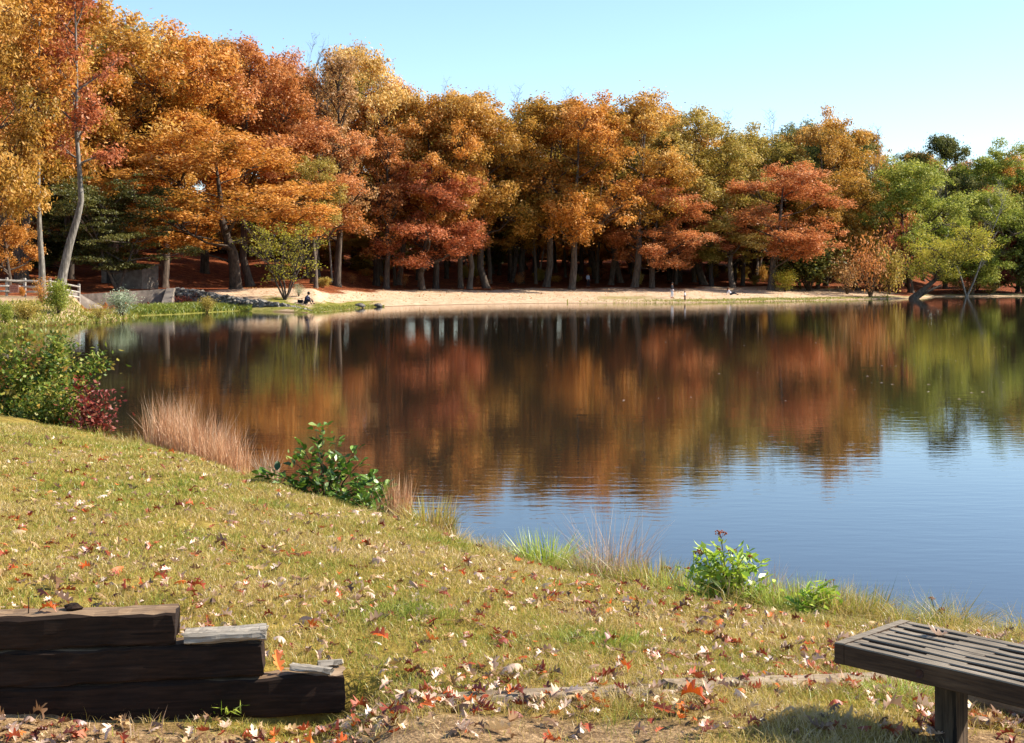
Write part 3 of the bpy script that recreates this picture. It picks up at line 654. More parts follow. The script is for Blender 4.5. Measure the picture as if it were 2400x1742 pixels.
# ------------------------------------------------------------------ walls, fence, hut across the lake
def ribbon_wall(name, top, thick, bottom, label, mat, bumpy=0, seg=14, cat='wall'):
    """top: list of (px,py,D); wall down to z=bottom, thickness away from the viewer"""
    rng = np.random.default_rng(5); pts = []
    for i in range(len(top) - 1):
        for k in range(seg): 
            f = k / seg; pts.append([top[i][j] * (1 - f) + top[i + 1][j] * f for j in range(3)])
    pts.append(list(top[-1])); v = []; base = pt(*top[0])
    for px, py, D in pts:
        q = pt(px, py, D); j = rng.normal(size=4) * bumpy
        for dy, dz in ((0 - .25, None), (-.06 + j[0], -.3 * 1), (0 + j[0], j[1]), (thick, j[2]), (thick, None)):
            zz = bottom if dz is None else max(q.z + dz, bottom)
            v.append((q.x - base.x, q.y - base.y + dy, zz - base.z))
    n = len(pts); f = [(i * 5 + k, (i + 1) * 5 + k, (i + 1) * 5 + k + 1, i * 5 + k + 1) for i in range(n - 1) for k in range(4)]
    f += [(0, 1, 2, 3, 4), tuple((n - 1) * 5 + k for k in (4, 3, 2, 1, 0))]
    o = link(name, mesh_np(name, v, f, mat)); o.location = base; return tag(o, label, cat), base, pts
wl1 = MB()
o, bb, _ = ribbon_wall('concrete_wall', [(186, 690, 110), (300, 683, 112), (406, 676, 114)], .9, -.3, 'long plain concrete retaining wall across the water, sunk into the bank', M_concrete)
# slanted buttress end of that wall, joined to it
e = MB(); A_ = pt(406, 676, 113.6) - bb; Bq = pt(378, 716, 111.5) - bb
e.add([A_ + Vector((-.5, -.3, .02)), A_ + Vector((.15, -.3, .02)), A_ + Vector((.15, .5, .02)), A_ + Vector((-.5, .5, .02)),
       (Bq.x - .2, Bq.y, -bb.z), (Bq.x + .75, Bq.y, -bb.z), (A_.x + .3, A_.y + .5, -bb.z), (A_.x - .5, A_.y + .5, -bb.z)],
      [(0, 1, 2, 3), (4, 7, 6, 5), (0, 4, 5, 1), (1, 5, 6, 2), (2, 6, 7, 3), (3, 7, 4, 0)])
e.obj('buttress', M_concrete, o)

ro, rbse, rp = ribbon_wall('rubble_wall', [(408, 676.5, 113.9), (470, 683, 113), (548, 698, 112), (648, 711, 110.5), (700, 722, 109.3), (731, 731, 108.5)], .95, -.4, 'rough grey stone wall sloping down to the seated fisherman', M_rubble, .06)
rr_ = random.Random(3); stone_meshes = []
for k in range(5):
    mb = MB(); mb.ball((0, 0, 0), (1, .8, .7), 7, 5); m_ = mb.mesh('stone', M_rubble)
    for vv in m_.vertices: vv.co *= rr_.uniform(.75, 1.2)
    stone_meshes.append(m_)
for i, (px, py, D) in enumerate(rp):
    for c_ in range(4):
        q = pt(px + rr_.uniform(-3, 3), py, D) - rbse; dz = -rr_.uniform(.05, .9) if c_ else rr_.uniform(-.08, .03)
        if q.z + rbse.z + dz < -.1: continue
        s = rr_.uniform(.1, .22)
        stn = link('stone', stone_meshes[(i + c_) % 5], ro, Matrix.Translation(q + Vector((0, rr_.uniform(-.3, .0) if c_ else rr_.uniform(-.1, .7), dz))) @ Matrix.Rotation(rr_.uniform(0, 6), 4, 'Z') @ Matrix.Diagonal((s * 1.4, s, s, 1)))
# whaleback concrete wing
wv = MB(); top = [(143, 679, 99), (160, 678.5, 99.3), (178, 683, 99.6), (195, 694, 100), (212, 704, 100.3), (226, 712, 100.6), (238, 718, 100.8)]
b0 = pt(*top[0]); n = len(top); vv = []
for i, (px, py, D) in enumerate(top):
    q = pt(px, py, D) - b0; th = .26
    for dy, dz in ((-.9, -1.6), (-.5, -.28), (-.32, -.06), (0, 0), (.35, -.05), (.5, -.3), (.5, -1.6)): vv.append((q.x, q.y + dy, q.z + dz))
ff = [(i * 7 + k, (i + 1) * 7 + k, (i + 1) * 7 + k + 1, i * 7 + k + 1) for i in range(n - 1) for k in range(6)] + [tuple(range(7)), tuple((n - 1) * 7 + k for k in range(6, -1, -1))]
wo = link('concrete_wing', mesh_np('concrete_wing', vv, ff, M_concrete, True)); wo.location = b0
tag(wo, 'rounded grey concrete wing sloping to the ground right of the leaning trunk', 'wall')

# split rail fence and its sign
fD = 94.; fb = Vector((X(0, fD), fD, far_z(0, fD)))
fence = empty('rail_fence', fb, 0, 'pale weathered post and rail fence on the far left bank', 'fence')
posts = [(-70, 93), (16, 93.5), (58, 94), (92, 94), (117, 94.5), (185, 97)]
for i, (px, D) in enumerate(posts):
    z = far_z(px, D); p = MB(); hgt = 1.3; p.box((0, 0, hgt / 2 - .1), (.16, .16, hgt + .2)); p.box((0, 0, hgt + .02), (.12, .12, .04))
    p.obj('post', M_rail, fence).location = Vector((X(px, D), D, z)) - fb
for (pa, pb) in zip(posts[:-1], posts[1:]):
    for hz in (.35, .72, 1.12):
        a = Vector((X(pa[0], pa[1]), pa[1] - .1, far_z(*pa) + hz)) - fb; c = Vector((X(pb[0], pb[1]), pb[1] - .1, far_z(*pb) + hz)) - fb
        r_ = MB(); mid = (a + c) / 2 + Vector((0, 0, random.uniform(-.03, .03))); d = (c - a)
        r_.tube([a - d * .03, mid, c + d * .03], [.075, .085, .07], 6); r_.obj('rail', M_rail, fence)
sD = 93.2; sz_ = pt(33, 677, sD)
sg = empty('sign', sz_, 0, 'small faded red notice board fixed to the rail fence', 'sign')
mb = MB(); mb.box((0, 0, 0), (.66, .03, .56)); mb.obj('panel', surf_mat('faded_red_paint', ['#a8705c', '#bd8670', '#c99a84'], 3, .8), sg)
M_ink = surf_mat('faded_red_ink', ['#7d2a20', '#8c3428', '#9a4234'], 5, .8)
mb = MB()
for row, (zz, cells) in enumerate([(.16, 4), (.0, 5), (-.16, 4)]):
    for k in range(cells):
        x0 = (k - (cells - 1) / 2) * .105
        mb.box((x0 - .03, -.018, zz), (.016, .006, .1)); mb.box((x0, -.018, zz + (.04 if (k + row) % 2 else 0)), (.05, .006, .016))
        if (k + row) % 3: mb.box((x0 + .03, -.018, zz), (.016, .006, .1))
mb.obj('lettering', M_ink, sg)

# small concrete block hut under the dark green tree
hD = 124.; hz = far_z(305, hD); hb = Vector((X(305, hD), hD, hz))
hut = empty('pump_hut', hb, -.25, 'low grey concrete hut in the shade behind the dark green tree', 'hut')
mb = MB(); mb.box((0, 0, .95), (4.2, 3.0, 2.5)); mb.obj('wall', M_concrete, hut)
mb = MB(); mb.box((0, 0, 2.27), (4.5, 3.3, .14)); mb.obj('roof', surf_mat('dark_roof', ['#2c2824', '#3c3630', '#4a443c'], 4), hut)
mb = MB(); mb.box((-1.1, -1.53, .85), (.85, .06, 1.9)); mb.obj('door', surf_mat('dark_door', ['#2a221c', '#352b23', '#40342a'], 6), hut)

# two stones at the waterline
for px, py, s, lab in ((843, 720, .34, 'dark flat stone at the waterline left of the pale one'), (886, 721, .3, 'pale round stone at the waterline of the sand')):
    D = ground_at(px, py); mb = MB(); mb.ball((0, 0, 0), (s * 1.5, s, s * .8), 9, 6); m_ = mb.mesh('stone', M_rubble if 'pale' in lab else surf_mat('dark_stone', ['#241f1b', '#38312b', '#4a4038'], 6), True)
    for v_ in m_.vertices: v_.co *= rr_.uniform(.85, 1.12)
    o = link('stone', m_); o.location = (X(px, D), D, far_z(px, D) + s * .3); tag(o, lab, 'stone')

# ------------------------------------------------------------------ people
def cloth(name, cols): return surf_mat(name, cols, 20, .9, bmp=.2, rand=0)
M_skin = cloth('skin', ['#a8765a', '#bd8b6c', '#c99a7c']); M_hair = cloth('dark_hair', ['#120d0a', '#1e1510', '#2c2018']); M_hairb = cloth('brown_hair', ['#3a2415', '#54361f', '#6d4a2c'])
M_navy = cloth('navy_cloth', ['#0d1224', '#161d3c', '#222b55']); M_black = cloth('black_cloth', ['#0c0c10', '#15151b', '#202028']); M_grey = cloth('grey_trousers', ['#8f939c', '#aab0ba', '#c3c8d0'])
M_white = cloth('white_cloth', ['#c9c9cc', '#dcdce0', '#ececee']); M_dkjean = cloth('dark_jeans', ['#15161c', '#20222c', '#2e313e']); M_plum = cloth('plum_trousers', ['#2a1418', '#3d1d22', '#4d282e'])
def skin(name, nodes, edges, mat, parent, sub=1):
    me = bpy.data.meshes.new(name); me.from_pydata([n_[0] for n_ in nodes], edges, []); me.materials.append(mat)
    o = link(name, me, parent); md = o.modifiers.new('skin', 'SKIN')
    for i, n_ in enumerate(nodes):
        r = n_[1]; me.skin_vertices[0].data[i].radius = (r, r) if not hasattr(r, '__len__') else r
    me.skin_vertices[0].data[0].use_root = True
    ss_ = o.modifiers.new('subsurf', 'SUBSURF'); ss_.levels = sub; ss_.render_levels = sub
    return o
def hand_nodes(w, dirv, side, base):
    """palm and five bent fingers of unequal length, as extra nodes and edges hanging from the wrist"""
    w = Vector(w); d = Vector(dirv).normalized(); s = Vector(side).normalized(); nd = [(tuple(w + d * .055), .03)]; ed = [(base, None)]
    fing = []
    for k, (off, L) in enumerate(((-.03, .055), (-.012, .072), (.008, .078), (.027, .068))):
        a = w + d * .09 + s * off; c = a + d * L * .6 + Vector((0, 0, -.006)); e_ = c + (d + Vector((0, 0, -.5))).normalized() * L * .4; fing.append((a, c, e_, .009))
    a = w + d * .03 - s * .035; fing.append((a, a + (d - s * .8).normalized() * .035, a + (d - s * .4).normalized() * .06, .011))
    return nd, fing
def person(loc, rz, label, J, top_mat, leg_mat, hair_mat, scale=1.0, cap=None, longhair=False, vest=None, top_name='jacket', sleeves=True):
    """J: joint positions in metres: pelvis, chest, neck, head and for each side shoulder, elbow, wrist, hip, knee, ankle, toe"""
    o = empty('person', loc, rz, label, 'person'); o.scale = (scale,) * 3
    g = lambda k: Vector(J[k])
    # body: one continuous figure
    nodes = [(J['pelvis'], (.13, .1)), (J['chest'], (.145, .1)), (J['neck'], .055), (tuple(g('neck').lerp(g('head'), .55)), .07), (J['head'], (.085, .1)), (tuple(g('head') + (g('head') - g('neck')) * .45), .07)]
    edges = [(0, 1), (1, 2), (2, 3), (3, 4), (4, 5)]
    for sd in ('l', 'r'):
        b_ = len(nodes); nodes += [(J['sh' + sd], .055), (J['el' + sd], .042), (J['wr' + sd], .03)]; edges += [(1, b_), (b_, b_ + 1), (b_ + 1, b_ + 2)]
        d = g('wr' + sd) - g('el' + sd); side = d.cross(Vector((0, 1, .3))); nd, fing = hand_nodes(J['wr' + sd], d, side, b_ + 2)
        pi = len(nodes); nodes += nd; edges.append((b_ + 2, pi))
        for a, c, e_, r in fing:
            q = len(nodes); nodes += [(tuple(a), r), (tuple(c), r * .95), (tuple(e_), r * .8)]; edges += [(pi, q), (q, q + 1), (q + 1, q + 2)]
        b_ = len(nodes); nodes += [(J['hp' + sd], .085), (J['kn' + sd], .06), (J['an' + sd], .042), (J['to' + sd], .035)]; edges += [(0, b_), (b_, b_ + 1), (b_ + 1, b_ + 2), (b_ + 2, b_ + 3)]
    skin('body', nodes, edges, M_skin, o)
    fw = Vector((0, -1, 0)) if 'face' not in J else Vector(J['face'])
    fc = MB(); hd = g('head'); rt = fw.cross(Vector((0, 0, 1))).normalized()
    fc.ball(hd + fw * .1 + Vector((0, 0, -.01)), (.014, .014, .022), 5, 4)
    for q in (-1, 1): fc.ball(hd + rt * .085 * q, (.014, .02, .032), 5, 4)
    fc.obj('face_relief', M_skin, o)
    ey = MB()
    for q in (-1, 1): ey.ball(hd + fw * .09 + rt * .032 * q + Vector((0, 0, .02)), .011, 5, 4)
    ey.obj('eyes', M_hair, o)
    mo = MB(); mo.ball(hd + fw * .092 + Vector((0, 0, -.055)), (.02, .02, .006), 5, 4); mo.obj('mouth', cloth('lips', ['#7d4038', '#8c4a40', '#985448']), o)
    # clothes follow the body
    tn = [(tuple(g('pelvis') + (g('chest') - g('pelvis')) * -.08), (.165, .13)), (tuple(g('pelvis').lerp(g('chest'), .5)), (.16, .125)), (J['chest'], (.17, .125)), (tuple(g('chest').lerp(g('neck'), .7)), .09)]; te = [(0, 1), (1, 2), (2, 3)]
    for sd in ('l', 'r'):
        b_ = len(tn); tn += [(J['sh' + sd], .075), (J['el' + sd], .06), (tuple(g('el' + sd).lerp(g('wr' + sd), .9)), .045)]; te += [(2, b_), (b_, b_ + 1), (b_ + 1, b_ + 2)]
    skin(top_name, tn, te, top_mat, o)
    ln = [(J['pelvis'], (.15, .115))]; le = []
    for sd in ('l', 'r'):
        b_ = len(ln); ln += [(J['hp' + sd], .1), (J['kn' + sd], .075), (tuple(g('kn' + sd).lerp(g('an' + sd), .92)), .06)]; le += [(0, b_), (b_, b_ + 1), (b_ + 1, b_ + 2)]
    skin('trousers', ln, le, leg_mat, o)
    for sd in ('l', 'r'): skin('shoe', [(J['an' + sd], .05), (tuple(g('an' + sd) + Vector((0, 0, -.05))), .05), (J['to' + sd], .042)], [(0, 1), (1, 2)], M_black, o)
    hd = g('head') + Vector((0, 0, .03)) - fw * .02; hb_ = MB(); hb_.ball(hd, (.105, .115, .115), 10, 7)
    if longhair: hb_.ball(hd - fw * .07 + Vector((0, 0, -.13)), (.1, .07, .18), 8, 6)
    if cap:
        cp = MB(); cp.ball(hd + Vector((0, 0, .035)), (.115, .125, .1), 10, 6); cp.obj('cap', cap, o)
        br = MB(); R_ = Matrix.Rotation(math.atan2(fw.x, -fw.y), 3, 'Z'); br.box(hd + fw * .15 + Vector((0, 0, .03)), (.15, .13, .015), R_); br.obj('cap_brim', cap, o)
    hb_.obj('hair', hair_mat, o, True)
    if vest is not None:
        vm = MB(); c = g('chest').lerp(g('neck'), .75); vm.tube([c + Vector((-.09, 0, 0)), c + fw * .1 + Vector((0, 0, -.02)), c + Vector((.09, 0, 0)), c - fw * .08 + Vector((0, 0, .02)), c + Vector((-.09, 0, 0))], [.035] * 5, 6); vm.obj('collar', vest, o, True)
    return o
def stand(stride=.0, armbend=.15, legs=1.0):
    J = dict(pelvis=(0, 0, .93), chest=(0, 0, 1.32), neck=(0, -.01, 1.48), head=(0, -.03, 1.63))
    for sd, q in (('l', -1), ('r', 1)):
        st = stride * q
        J['sh' + sd] = (.19 * q, 0, 1.4); J['el' + sd] = (.25 * q, .02 + st * .3, 1.12); J['wr' + sd] = (.24 * q, -armbend + st * .5, .9)
        J['hp' + sd] = (.1 * q, 0, .88); J['kn' + sd] = (.11 * q, -.02 - st * .4, .48); J['an' + sd] = (.12 * q, st * -.6 + .02, .08); J['to' + sd] = (.13 * q, st * -.6 - .15, .04)
    return J
def at_far(px, py): D = ground_at(px, py); return Vector((X(px, D), D, far_z(px, D)))
person(at_far(1575, 699), math.radians(60), 'man standing on the sand in a dark jacket and pale grey trousers', stand(.08), M_black, M_grey, M_hair, 1.03)
person(at_far(1605, 706), math.radians(75), 'small child in a white top and dark trousers at the water edge', stand(.12, .3), M_white, M_plum, M_hairb, .64, longhair=True, top_name='shirt')
person(at_far(1378, 673), math.radians(35), 'person with a pale jacket and dark jeans standing by the orange oak', stand(.1), M_grey, M_dkjean, M_hair, 1.03)
# woman leaning back on her hand, legs stretched to the right
J = dict(pelvis=(0, 0, .13), chest=(-.2, 0, .48), neck=(-.27, 0, .64), head=(-.26, -.02, .80), face=(.95, -.3, 0),
         shl=(-.2, -.19, .56), ell=(-.4, -.22, .32), wrl=(-.5, -.22, .06), shr=(-.2, .19, .56), elr=(.02, .22, .36), wrr=(.2, .12, .26),
         hpl=(.06, -.1, .13), knl=(.5, -.12, .2), anl=(.9, -.12, .07), tol=(1.0, -.12, .17), hpr=(.06, .1, .13), knr=(.48, .12, .34), anr=(.82, .1, .07), tor=(.96, .1, .06))
person(at_far(1712, 692), 0, 'woman with brown hair sitting on the sand leaning back on one hand', J, M_white, M_dkjean, M_hairb, 1.0, longhair=True, top_name='shirt')
# fisherman sitting on the grass, hunched over his knees
J = dict(pelvis=(0, 0, .14), chest=(.12, 0, .52), neck=(.22, 0, .68), head=(.3, -.01, .82), face=(1, -.1, -.2),
         shl=(.16, -.2, .56), ell=(.34, -.24, .34), wrl=(.52, -.1, .36), shr=(.16, .2, .56), elr=(.34, .24, .34), wrr=(.52, .1, .34),
         hpl=(.05, -.11, .14), knl=(.42, -.16, .42), anl=(.55, -.14, .07), tol=(.72, -.16, .05), hpr=(.05, .11, .14), knr=(.44, .16, .4), anr=(.62, .16, .07), tor=(.78, .17, .05))
fl = at_far(716, 713); person(fl, math.radians(-20), 'fisherman in a navy jacket and cap sitting hunched above the rubble wall', J, M_navy, M_dkjean, M_hair, 1.08, cap=M_black, vest=M_white)
mb = MB(); mb.box((0, 0, .13), (.46, .28, .26)); mb.tube([(-.16, 0, .26), (-.1, 0, .36), (.1, 0, .36), (.16, 0, .26)], [.015] * 4, 5)
tb = mb.obj('tackle_bag', M_black); q = at_far(704, 711); tb.location = q; tag(tb, 'dark tackle bag on the grass behind the fisherman', 'bag')
mb = MB(); mb.tube([(0, 0, 0), (.5, -.1, .35), (1.2, -.25, .8)], [.012, .008, .004], 5); rd = mb.obj('fishing_rod', M_black); rd.location = fl + Vector((1.3, -.1, .05)); tag(rd, 'thin dark fishing rod propped beside the fisherman', 'fishing rod')

# ------------------------------------------------------------------ timber retaining wall, loose boards, buried edging
def wood_mat(name, cols, scale=14, axis=0, bmp=.6, rough=.9, spec=.2):
    m, nt, out = new_mat(name); st = [1, 1, 1]; st[axis] = .06
    v = coords(nt, 'Object', tuple(st)); g = noise(nt, scale * 4, 6, .65, v, .4); w = noise(nt, 3, 4, .5, coords(nt, 'Object'))
    crack = noise(nt, scale * 1.6, 3, .5, v); ck = N(nt, 'Math', operation='LESS_THAN'); nt.links.new(crack, ck.inputs[0]); ck.inputs[1].default_value = .34
    f = math_n(nt, 'ADD', math_n(nt, 'MULTIPLY', g, .6), math_n(nt, 'MULTIPLY', w, .4)); f = math_n(nt, 'SUBTRACT', f, math_n(nt, 'MULTIPLY', ck.outputs[0], .18))
    r = ramp(nt, cols, f, [.26 + .46 * i / (len(cols) - 1) for i in range(len(cols))])
    p = N(nt, 'BsdfPrincipled'); p.inputs['Roughness'].default_value = rough; p.inputs['Specular IOR Level'].default_value = spec
    nt.links.new(r.outputs[0], p.inputs['Base Color']); nt.links.new(bump(nt, f, bmp, .012), p.inputs['Normal']); nt.links.new(p.outputs[0], out.inputs[0]); return m
M_tie = wood_mat('old_railway_tie', ['#110b07', '#20160f', '#33241a', '#4c392a'])  # creosote dark, with the shade of the front faces put into the colour
M_tietop = wood_mat('tie_weathered_lit_top', ['#3a2b20', '#6b543e', '#8f765a', '#ab937a'])
M_greyboard = wood_mat('grey_weathered_board', ['#4a4238', '#7d7365', '#a59a8a', '#c0b6a6'])
M_edging = wood_mat('buried_edging_timber', ['#4a3b2b', '#75624b', '#94816a', '#ac9a82'])
def timber(L, W, H, seed, mat, rough=.006, ragged=.02, nx=40):
    """weathered beam along +x from 0 to L, back-face at y=W, rounded irregular arrises"""
    rng = np.random.default_rng(seed); prof = []
    c = .012
    for (y, z) in ((0, c), (0, .5 * H), (0, H - c), (c, H), (W * .33, H), (W * .62, H), (W - c, H), (W, H - c), (W, c), (W - c, 0), (c, 0)): prof.append((y, z))
    k = len(prof); v = []
    for i in range(nx + 1):
        x = L * i / nx
        for j, (y, z) in enumerate(prof):
            n_ = (vnoise(x * 6 + j * 7.3, seed * 3.1, .5, 21) - .5) * 2 * rough + (vnoise(x * 30 + j * 3.3, seed, .6, 22) - .5) * rough
            dz = n_ if z > H * .4 else n_ * .5; dy = n_ if y < W * .5 else -n_
            if j == 5: dz -= max(0, vnoise(x * 3, seed + 5., .4, 23) - .5) * .03      # long drying check
            dx = (rng.random() * ragged if i in (0, nx) else 0) * (1 if i == 0 else -1)
            v.append((x + dx, y + dy, z + dz))
    f = [(i * k + j, i * k + (j + 1) % k, (i + 1) * k + (j + 1) % k, (i + 1) * k + j) for i in range(nx) for j in range(k)]
    f += [tuple(range(k - 1, -1, -1)), tuple(nx * k + j for j in range(k))]
    return mesh_np('timber', v, f, mat)
th = math.radians(8); ca, sa = math.cos(th), math.sin(th)
tw_o = Vector((X(416, 5.95), 5.95, 0))
wall_t = empty('timber_wall', tw_o, 0, 'stepped low wall of dark railway timbers at the lower left corner', 'retaining wall')
def along(px_end, D0=5.95):
    """x distance along the wall axis where it shows at this pixel column"""
    u = U(px_end); t = (u * tw_o.y - tw_o.x) / (ca - u * sa); return t
for k, (pe, zt, zb, ty, sd, rl) in enumerate(((416, 1.292, 1.147, 0, 1, .6), (622, 1.140, .985, -.004, 2, 0.2), (816, .980, .80, .003, 3, -.3))):
    t1 = along(pe); L = t1 + 2.1
    me = timber(L, .165, zt - zb, sd, M_tie, .008, .03); me.materials.append(M_tietop)     # weathered upper faces, with a sunlit tone painted into the colour
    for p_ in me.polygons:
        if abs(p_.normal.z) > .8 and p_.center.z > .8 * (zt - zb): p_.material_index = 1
    o = link('timber', me, wall_t)
    o.location = (-2.1 * ca, -2.1 * sa + ty, zb); o.rotation_euler = (math.radians(rl), 0, th)
def loose(name, px0, px1, zz, W, Hh, seed, label, back=.02, tilt=0, yaw=0, mat=M_greyboard, roll=0):
    t0, t1 = along(px0), along(px1); L = t1 - t0
    o = link(name, timber(L, W, Hh, seed, mat, .005, .05, 20)); p = tw_o + Vector((ca * t0 - sa * back, sa * t0 + ca * back, zz))
    o.location = p; o.rotation_euler = (roll, -tilt, th + yaw); return tag(o, label, 'board')
loose('loose_board', 421, 634, 1.144, .12, .05, 4, 'grey weathered board lying on the middle step of the timber wall', -.012, math.radians(1.5), 0)
loose('loose_board', 672, 782, 1.0, .06, .028, 5, 'thin tilted board on the lowest step of the timber wall', .02, math.radians(-4), math.radians(-14))
loose('loose_board', 742, 806, .984, .05, .025, 6, 'short pale board behind the tilted one on the lowest timber', .11, math.radians(1), math.radians(4))
# dark stone and debris on the top timber
mb = MB(); mb.ball((0, 0, 0), (.042, .028, .018), 9, 6); m_ = mb.mesh('bark_chunk', M_tie)
for v_ in m_.vertices: v_.co *= rr_.uniform(.75, 1.2)
o = link('bark_chunk', m_); o.location = Vector((X(172, 6.0), 5.99, 1.305)); tag(o, 'dark chunk of bark on top of the upper timber', 'bark')

mb = MB(); mb.tube([(0, 0, 0), (.002, 0, .03), (0, .001, .075)], [.003, .0026, .002], 5); mb.ball((0, 0, .077), (.006, .006, .003), 6, 4)
o = mb.obj('iron_spike', M_tie); o.location = Vector((X(70, 5.95), 5.93, 1.285)); tag(o, 'thin rusty spike standing up from the upper timber', 'spike')

def edging(p0, p1, W, Hh, seed, label, sink=.05):
    a = Vector((p0[0], p0[1], float(znear(p0[0], p0[1])))); b_ = Vector((p1[0], p1[1], float(znear(p1[0], p1[1])))); d = b_ - a
    o = link('edging_timber', timber(d.length, W, Hh, seed, M_edging, .0035, .03, 30)); o.location = a - Vector((0, 0, Hh - sink))
    o.rotation_euler = (0, -math.asin(d.z / d.length), math.atan2(d.y, d.x)); return tag(o, label, 'timber')
def near_pt(px, py): D = near_D(px, py); return (X(px, D), D)
edging(near_pt(1010, 1652), near_pt(1560, 1628), .12, .14, 7, 'half buried timber edging beside the bare sandy patch', .014)
edging(near_pt(1575, 1625), near_pt(2112, 1606), .12, .14, 8, 'grey timber edging in the grass left of the bench', .032)
q0 = (X(2262, 5.72), 5.72); q1 = (X(2560, 5.25), 5.25)
o = edging(q0, q1, .13, .16, 9, 'brown timber edging half hidden behind the bench post', .12)

# ------------------------------------------------------------------ slatted bench
M_bench = wood_mat('bench_weathered_lit_top', ['#3e362b', '#675c4d', '#8a7d6b', '#a89c8b'], 16)
M_benchd = wood_mat('bench_shaded_brown_side', ['#1e1611', '#35281f', '#4d3c2e', '#64513f'], 16)  # darker wood for the side faces, their shade painted into the colour
M_post = wood_mat('bench_post', ['#1d1713', '#33291f', '#5a4a3a', '#857462'], 14, 2)
NL = pt(1955.6, 1505, 5.2); av = Vector((.692, -.722, 0)).normalized()
bench = empty('bench', (NL.x, NL.y, NL.z), math.atan2(av.y, av.x), 'weathered slatted wooden bench without a back at the lower right', 'bench')
BW, BH, BL, TS, G_ = .506, .083, 1.75, .0395, .02715          # width, board height, length, slat thickness, gap
def bev_box(x0, x1, y0, y1, z0, z1, mat, name, parent, seed=0, c=.004):
    mb = MB(); r = random.Random(seed); nx = max(1, int((x1 - x0) / .1)); prof = [(y0, z0 + c), (y0, z1 - c), (y0 + c, z1), (y1 - c, z1), (y1, z1 - c), (y1, z0 + c), (y1 - c, z0), (y0 + c, z0)]
    v = []
    for i in range(nx + 1):
        x = x0 + (x1 - x0) * i / nx; j = r.uniform(-.0015, .0015)
        for (y, z) in prof: v.append((x, y + j * .4, z + j * (1 if z > (z0 + z1) / 2 else .3)))
    k = 8; f = [(i * k + j, (i + 1) * k + j, (i + 1) * k + (j + 1) % k, i * k + (j + 1) % k) for i in range(nx) for j in range(k)]
    f += [tuple(range(k)), tuple(nx * k + j for j in range(k - 1, -1, -1))]
    mb.add(v, f); o = mb.obj(name, mat, parent); o.data.materials.append(M_bench)      # upper faces get the lighter wood, painted as sunlit
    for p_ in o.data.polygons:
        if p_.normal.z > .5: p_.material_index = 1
    return o
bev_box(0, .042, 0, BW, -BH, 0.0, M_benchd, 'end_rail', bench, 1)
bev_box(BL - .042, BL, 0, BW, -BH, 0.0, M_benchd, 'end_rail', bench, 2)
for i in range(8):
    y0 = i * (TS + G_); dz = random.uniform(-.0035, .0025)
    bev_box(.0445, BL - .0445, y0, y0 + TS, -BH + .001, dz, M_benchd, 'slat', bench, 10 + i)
    if i < 7:
        j = random.uniform(-.03, .03)
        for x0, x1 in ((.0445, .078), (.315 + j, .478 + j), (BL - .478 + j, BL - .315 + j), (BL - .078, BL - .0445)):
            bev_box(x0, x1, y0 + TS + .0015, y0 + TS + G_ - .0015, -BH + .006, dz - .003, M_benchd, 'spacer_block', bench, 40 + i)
for x0 in (.315, BL - .405):
    bev_box(x0, x0 + .09, BW / 2 - .045, BW / 2 + .045, -.55, -BH - .031, M_post, 'post', bench, int(x0 * 100))
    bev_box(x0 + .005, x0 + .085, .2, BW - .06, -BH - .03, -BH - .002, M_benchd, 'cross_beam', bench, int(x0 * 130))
ang = [2 * math.pi * k / 16 for k in range(16)]; M_plug = surf_mat('rusty_plug', ['#1a0f0b', '#2c1811', '#3c231a'], 40, .7)
for cx in (.366, BL - .366):
    mb = MB()
    v = [(cx + .0165 * math.cos(a), -.003, -.045 + .0165 * math.sin(a)) for a in ang] + [(cx + .0105 * math.cos(a), -.0008, -.045 + .0105 * math.sin(a)) for a in ang] + [(cx + .0165 * math.cos(a), .001, -.045 + .0165 * math.sin(a)) for a in ang]
    mb.add(v, [tuple(range(16, 32))] + [(k, (k + 1) % 16, 16 + (k + 1) % 16, 16 + k) for k in range(16)] + [(32 + k, 32 + (k + 1) % 16, (k + 1) % 16, k) for k in range(16)])
    mb.obj('bolt_plug', M_plug, bench)

# ------------------------------------------------------------------ lawn grass
def blade_mesh(x, y, z, h, w, lean, az, rng, tint, name, mat):
    n = len(x); dx, dy = np.cos(az), np.sin(az); sx, sy = -dy, dx
    fac = rng.uniform(0, np.pi, n); wx, wy = np.cos(fac) * w, np.sin(fac) * w
    def p(t, k): 
        ox = dx * lean * h * t * t; oy = dy * lean * h * t * t; zz = z + h * t * (1 - .35 * lean * t); s = (1 - t * .55) * k
        return np.stack([x + ox + wx * s, y + oy + wy * s, zz], 1)
    v = np.stack([p(0, -.5), p(0, .5), p(.5, .5), p(.5, -.5), p(1, 0)], 1).reshape(-1, 3)
    b = (np.arange(n) * 5)[:, None]
    q = np.concatenate([b + np.array([[0, 1, 2]]), b + np.array([[0, 2, 3]]), b + np.array([[3, 2, 4]])], 0)
    return mesh_np(name, v, q, mat, False, {'tint': np.concatenate([tint] * 3, 0)})
M_grass = leaf_mat('lawn_grass', ['#56741e', '#879334', '#ac9c48', '#bd9e5c', '#d4be92'], .35, .03, 0, .4)
rng = np.random.default_rng(77); NB = 330000
u = rng.uniform(-.425, .43, NB * 2); Dn = bankD(u); D = 4.3 * (1 + rng.random(NB * 2) * 3.4) ** 1.0
keep = D < Dn + .05; u, D, Dn = u[keep][:NB], D[keep][:NB], Dn[keep][:NB]
x = u * D; y = D; dm = dirt_mask(x, y); bare = np.clip((.42 - vnoise(x, y, .45, 37) * .6 - vnoise(x, y, .13, 38) * .4) * 5, 0, .8); keep = rng.random(len(x)) > np.maximum(dm * .93, bare); u, D, x, y, Dn = u[keep], D[keep], x[keep], y[keep], Dn[keep]
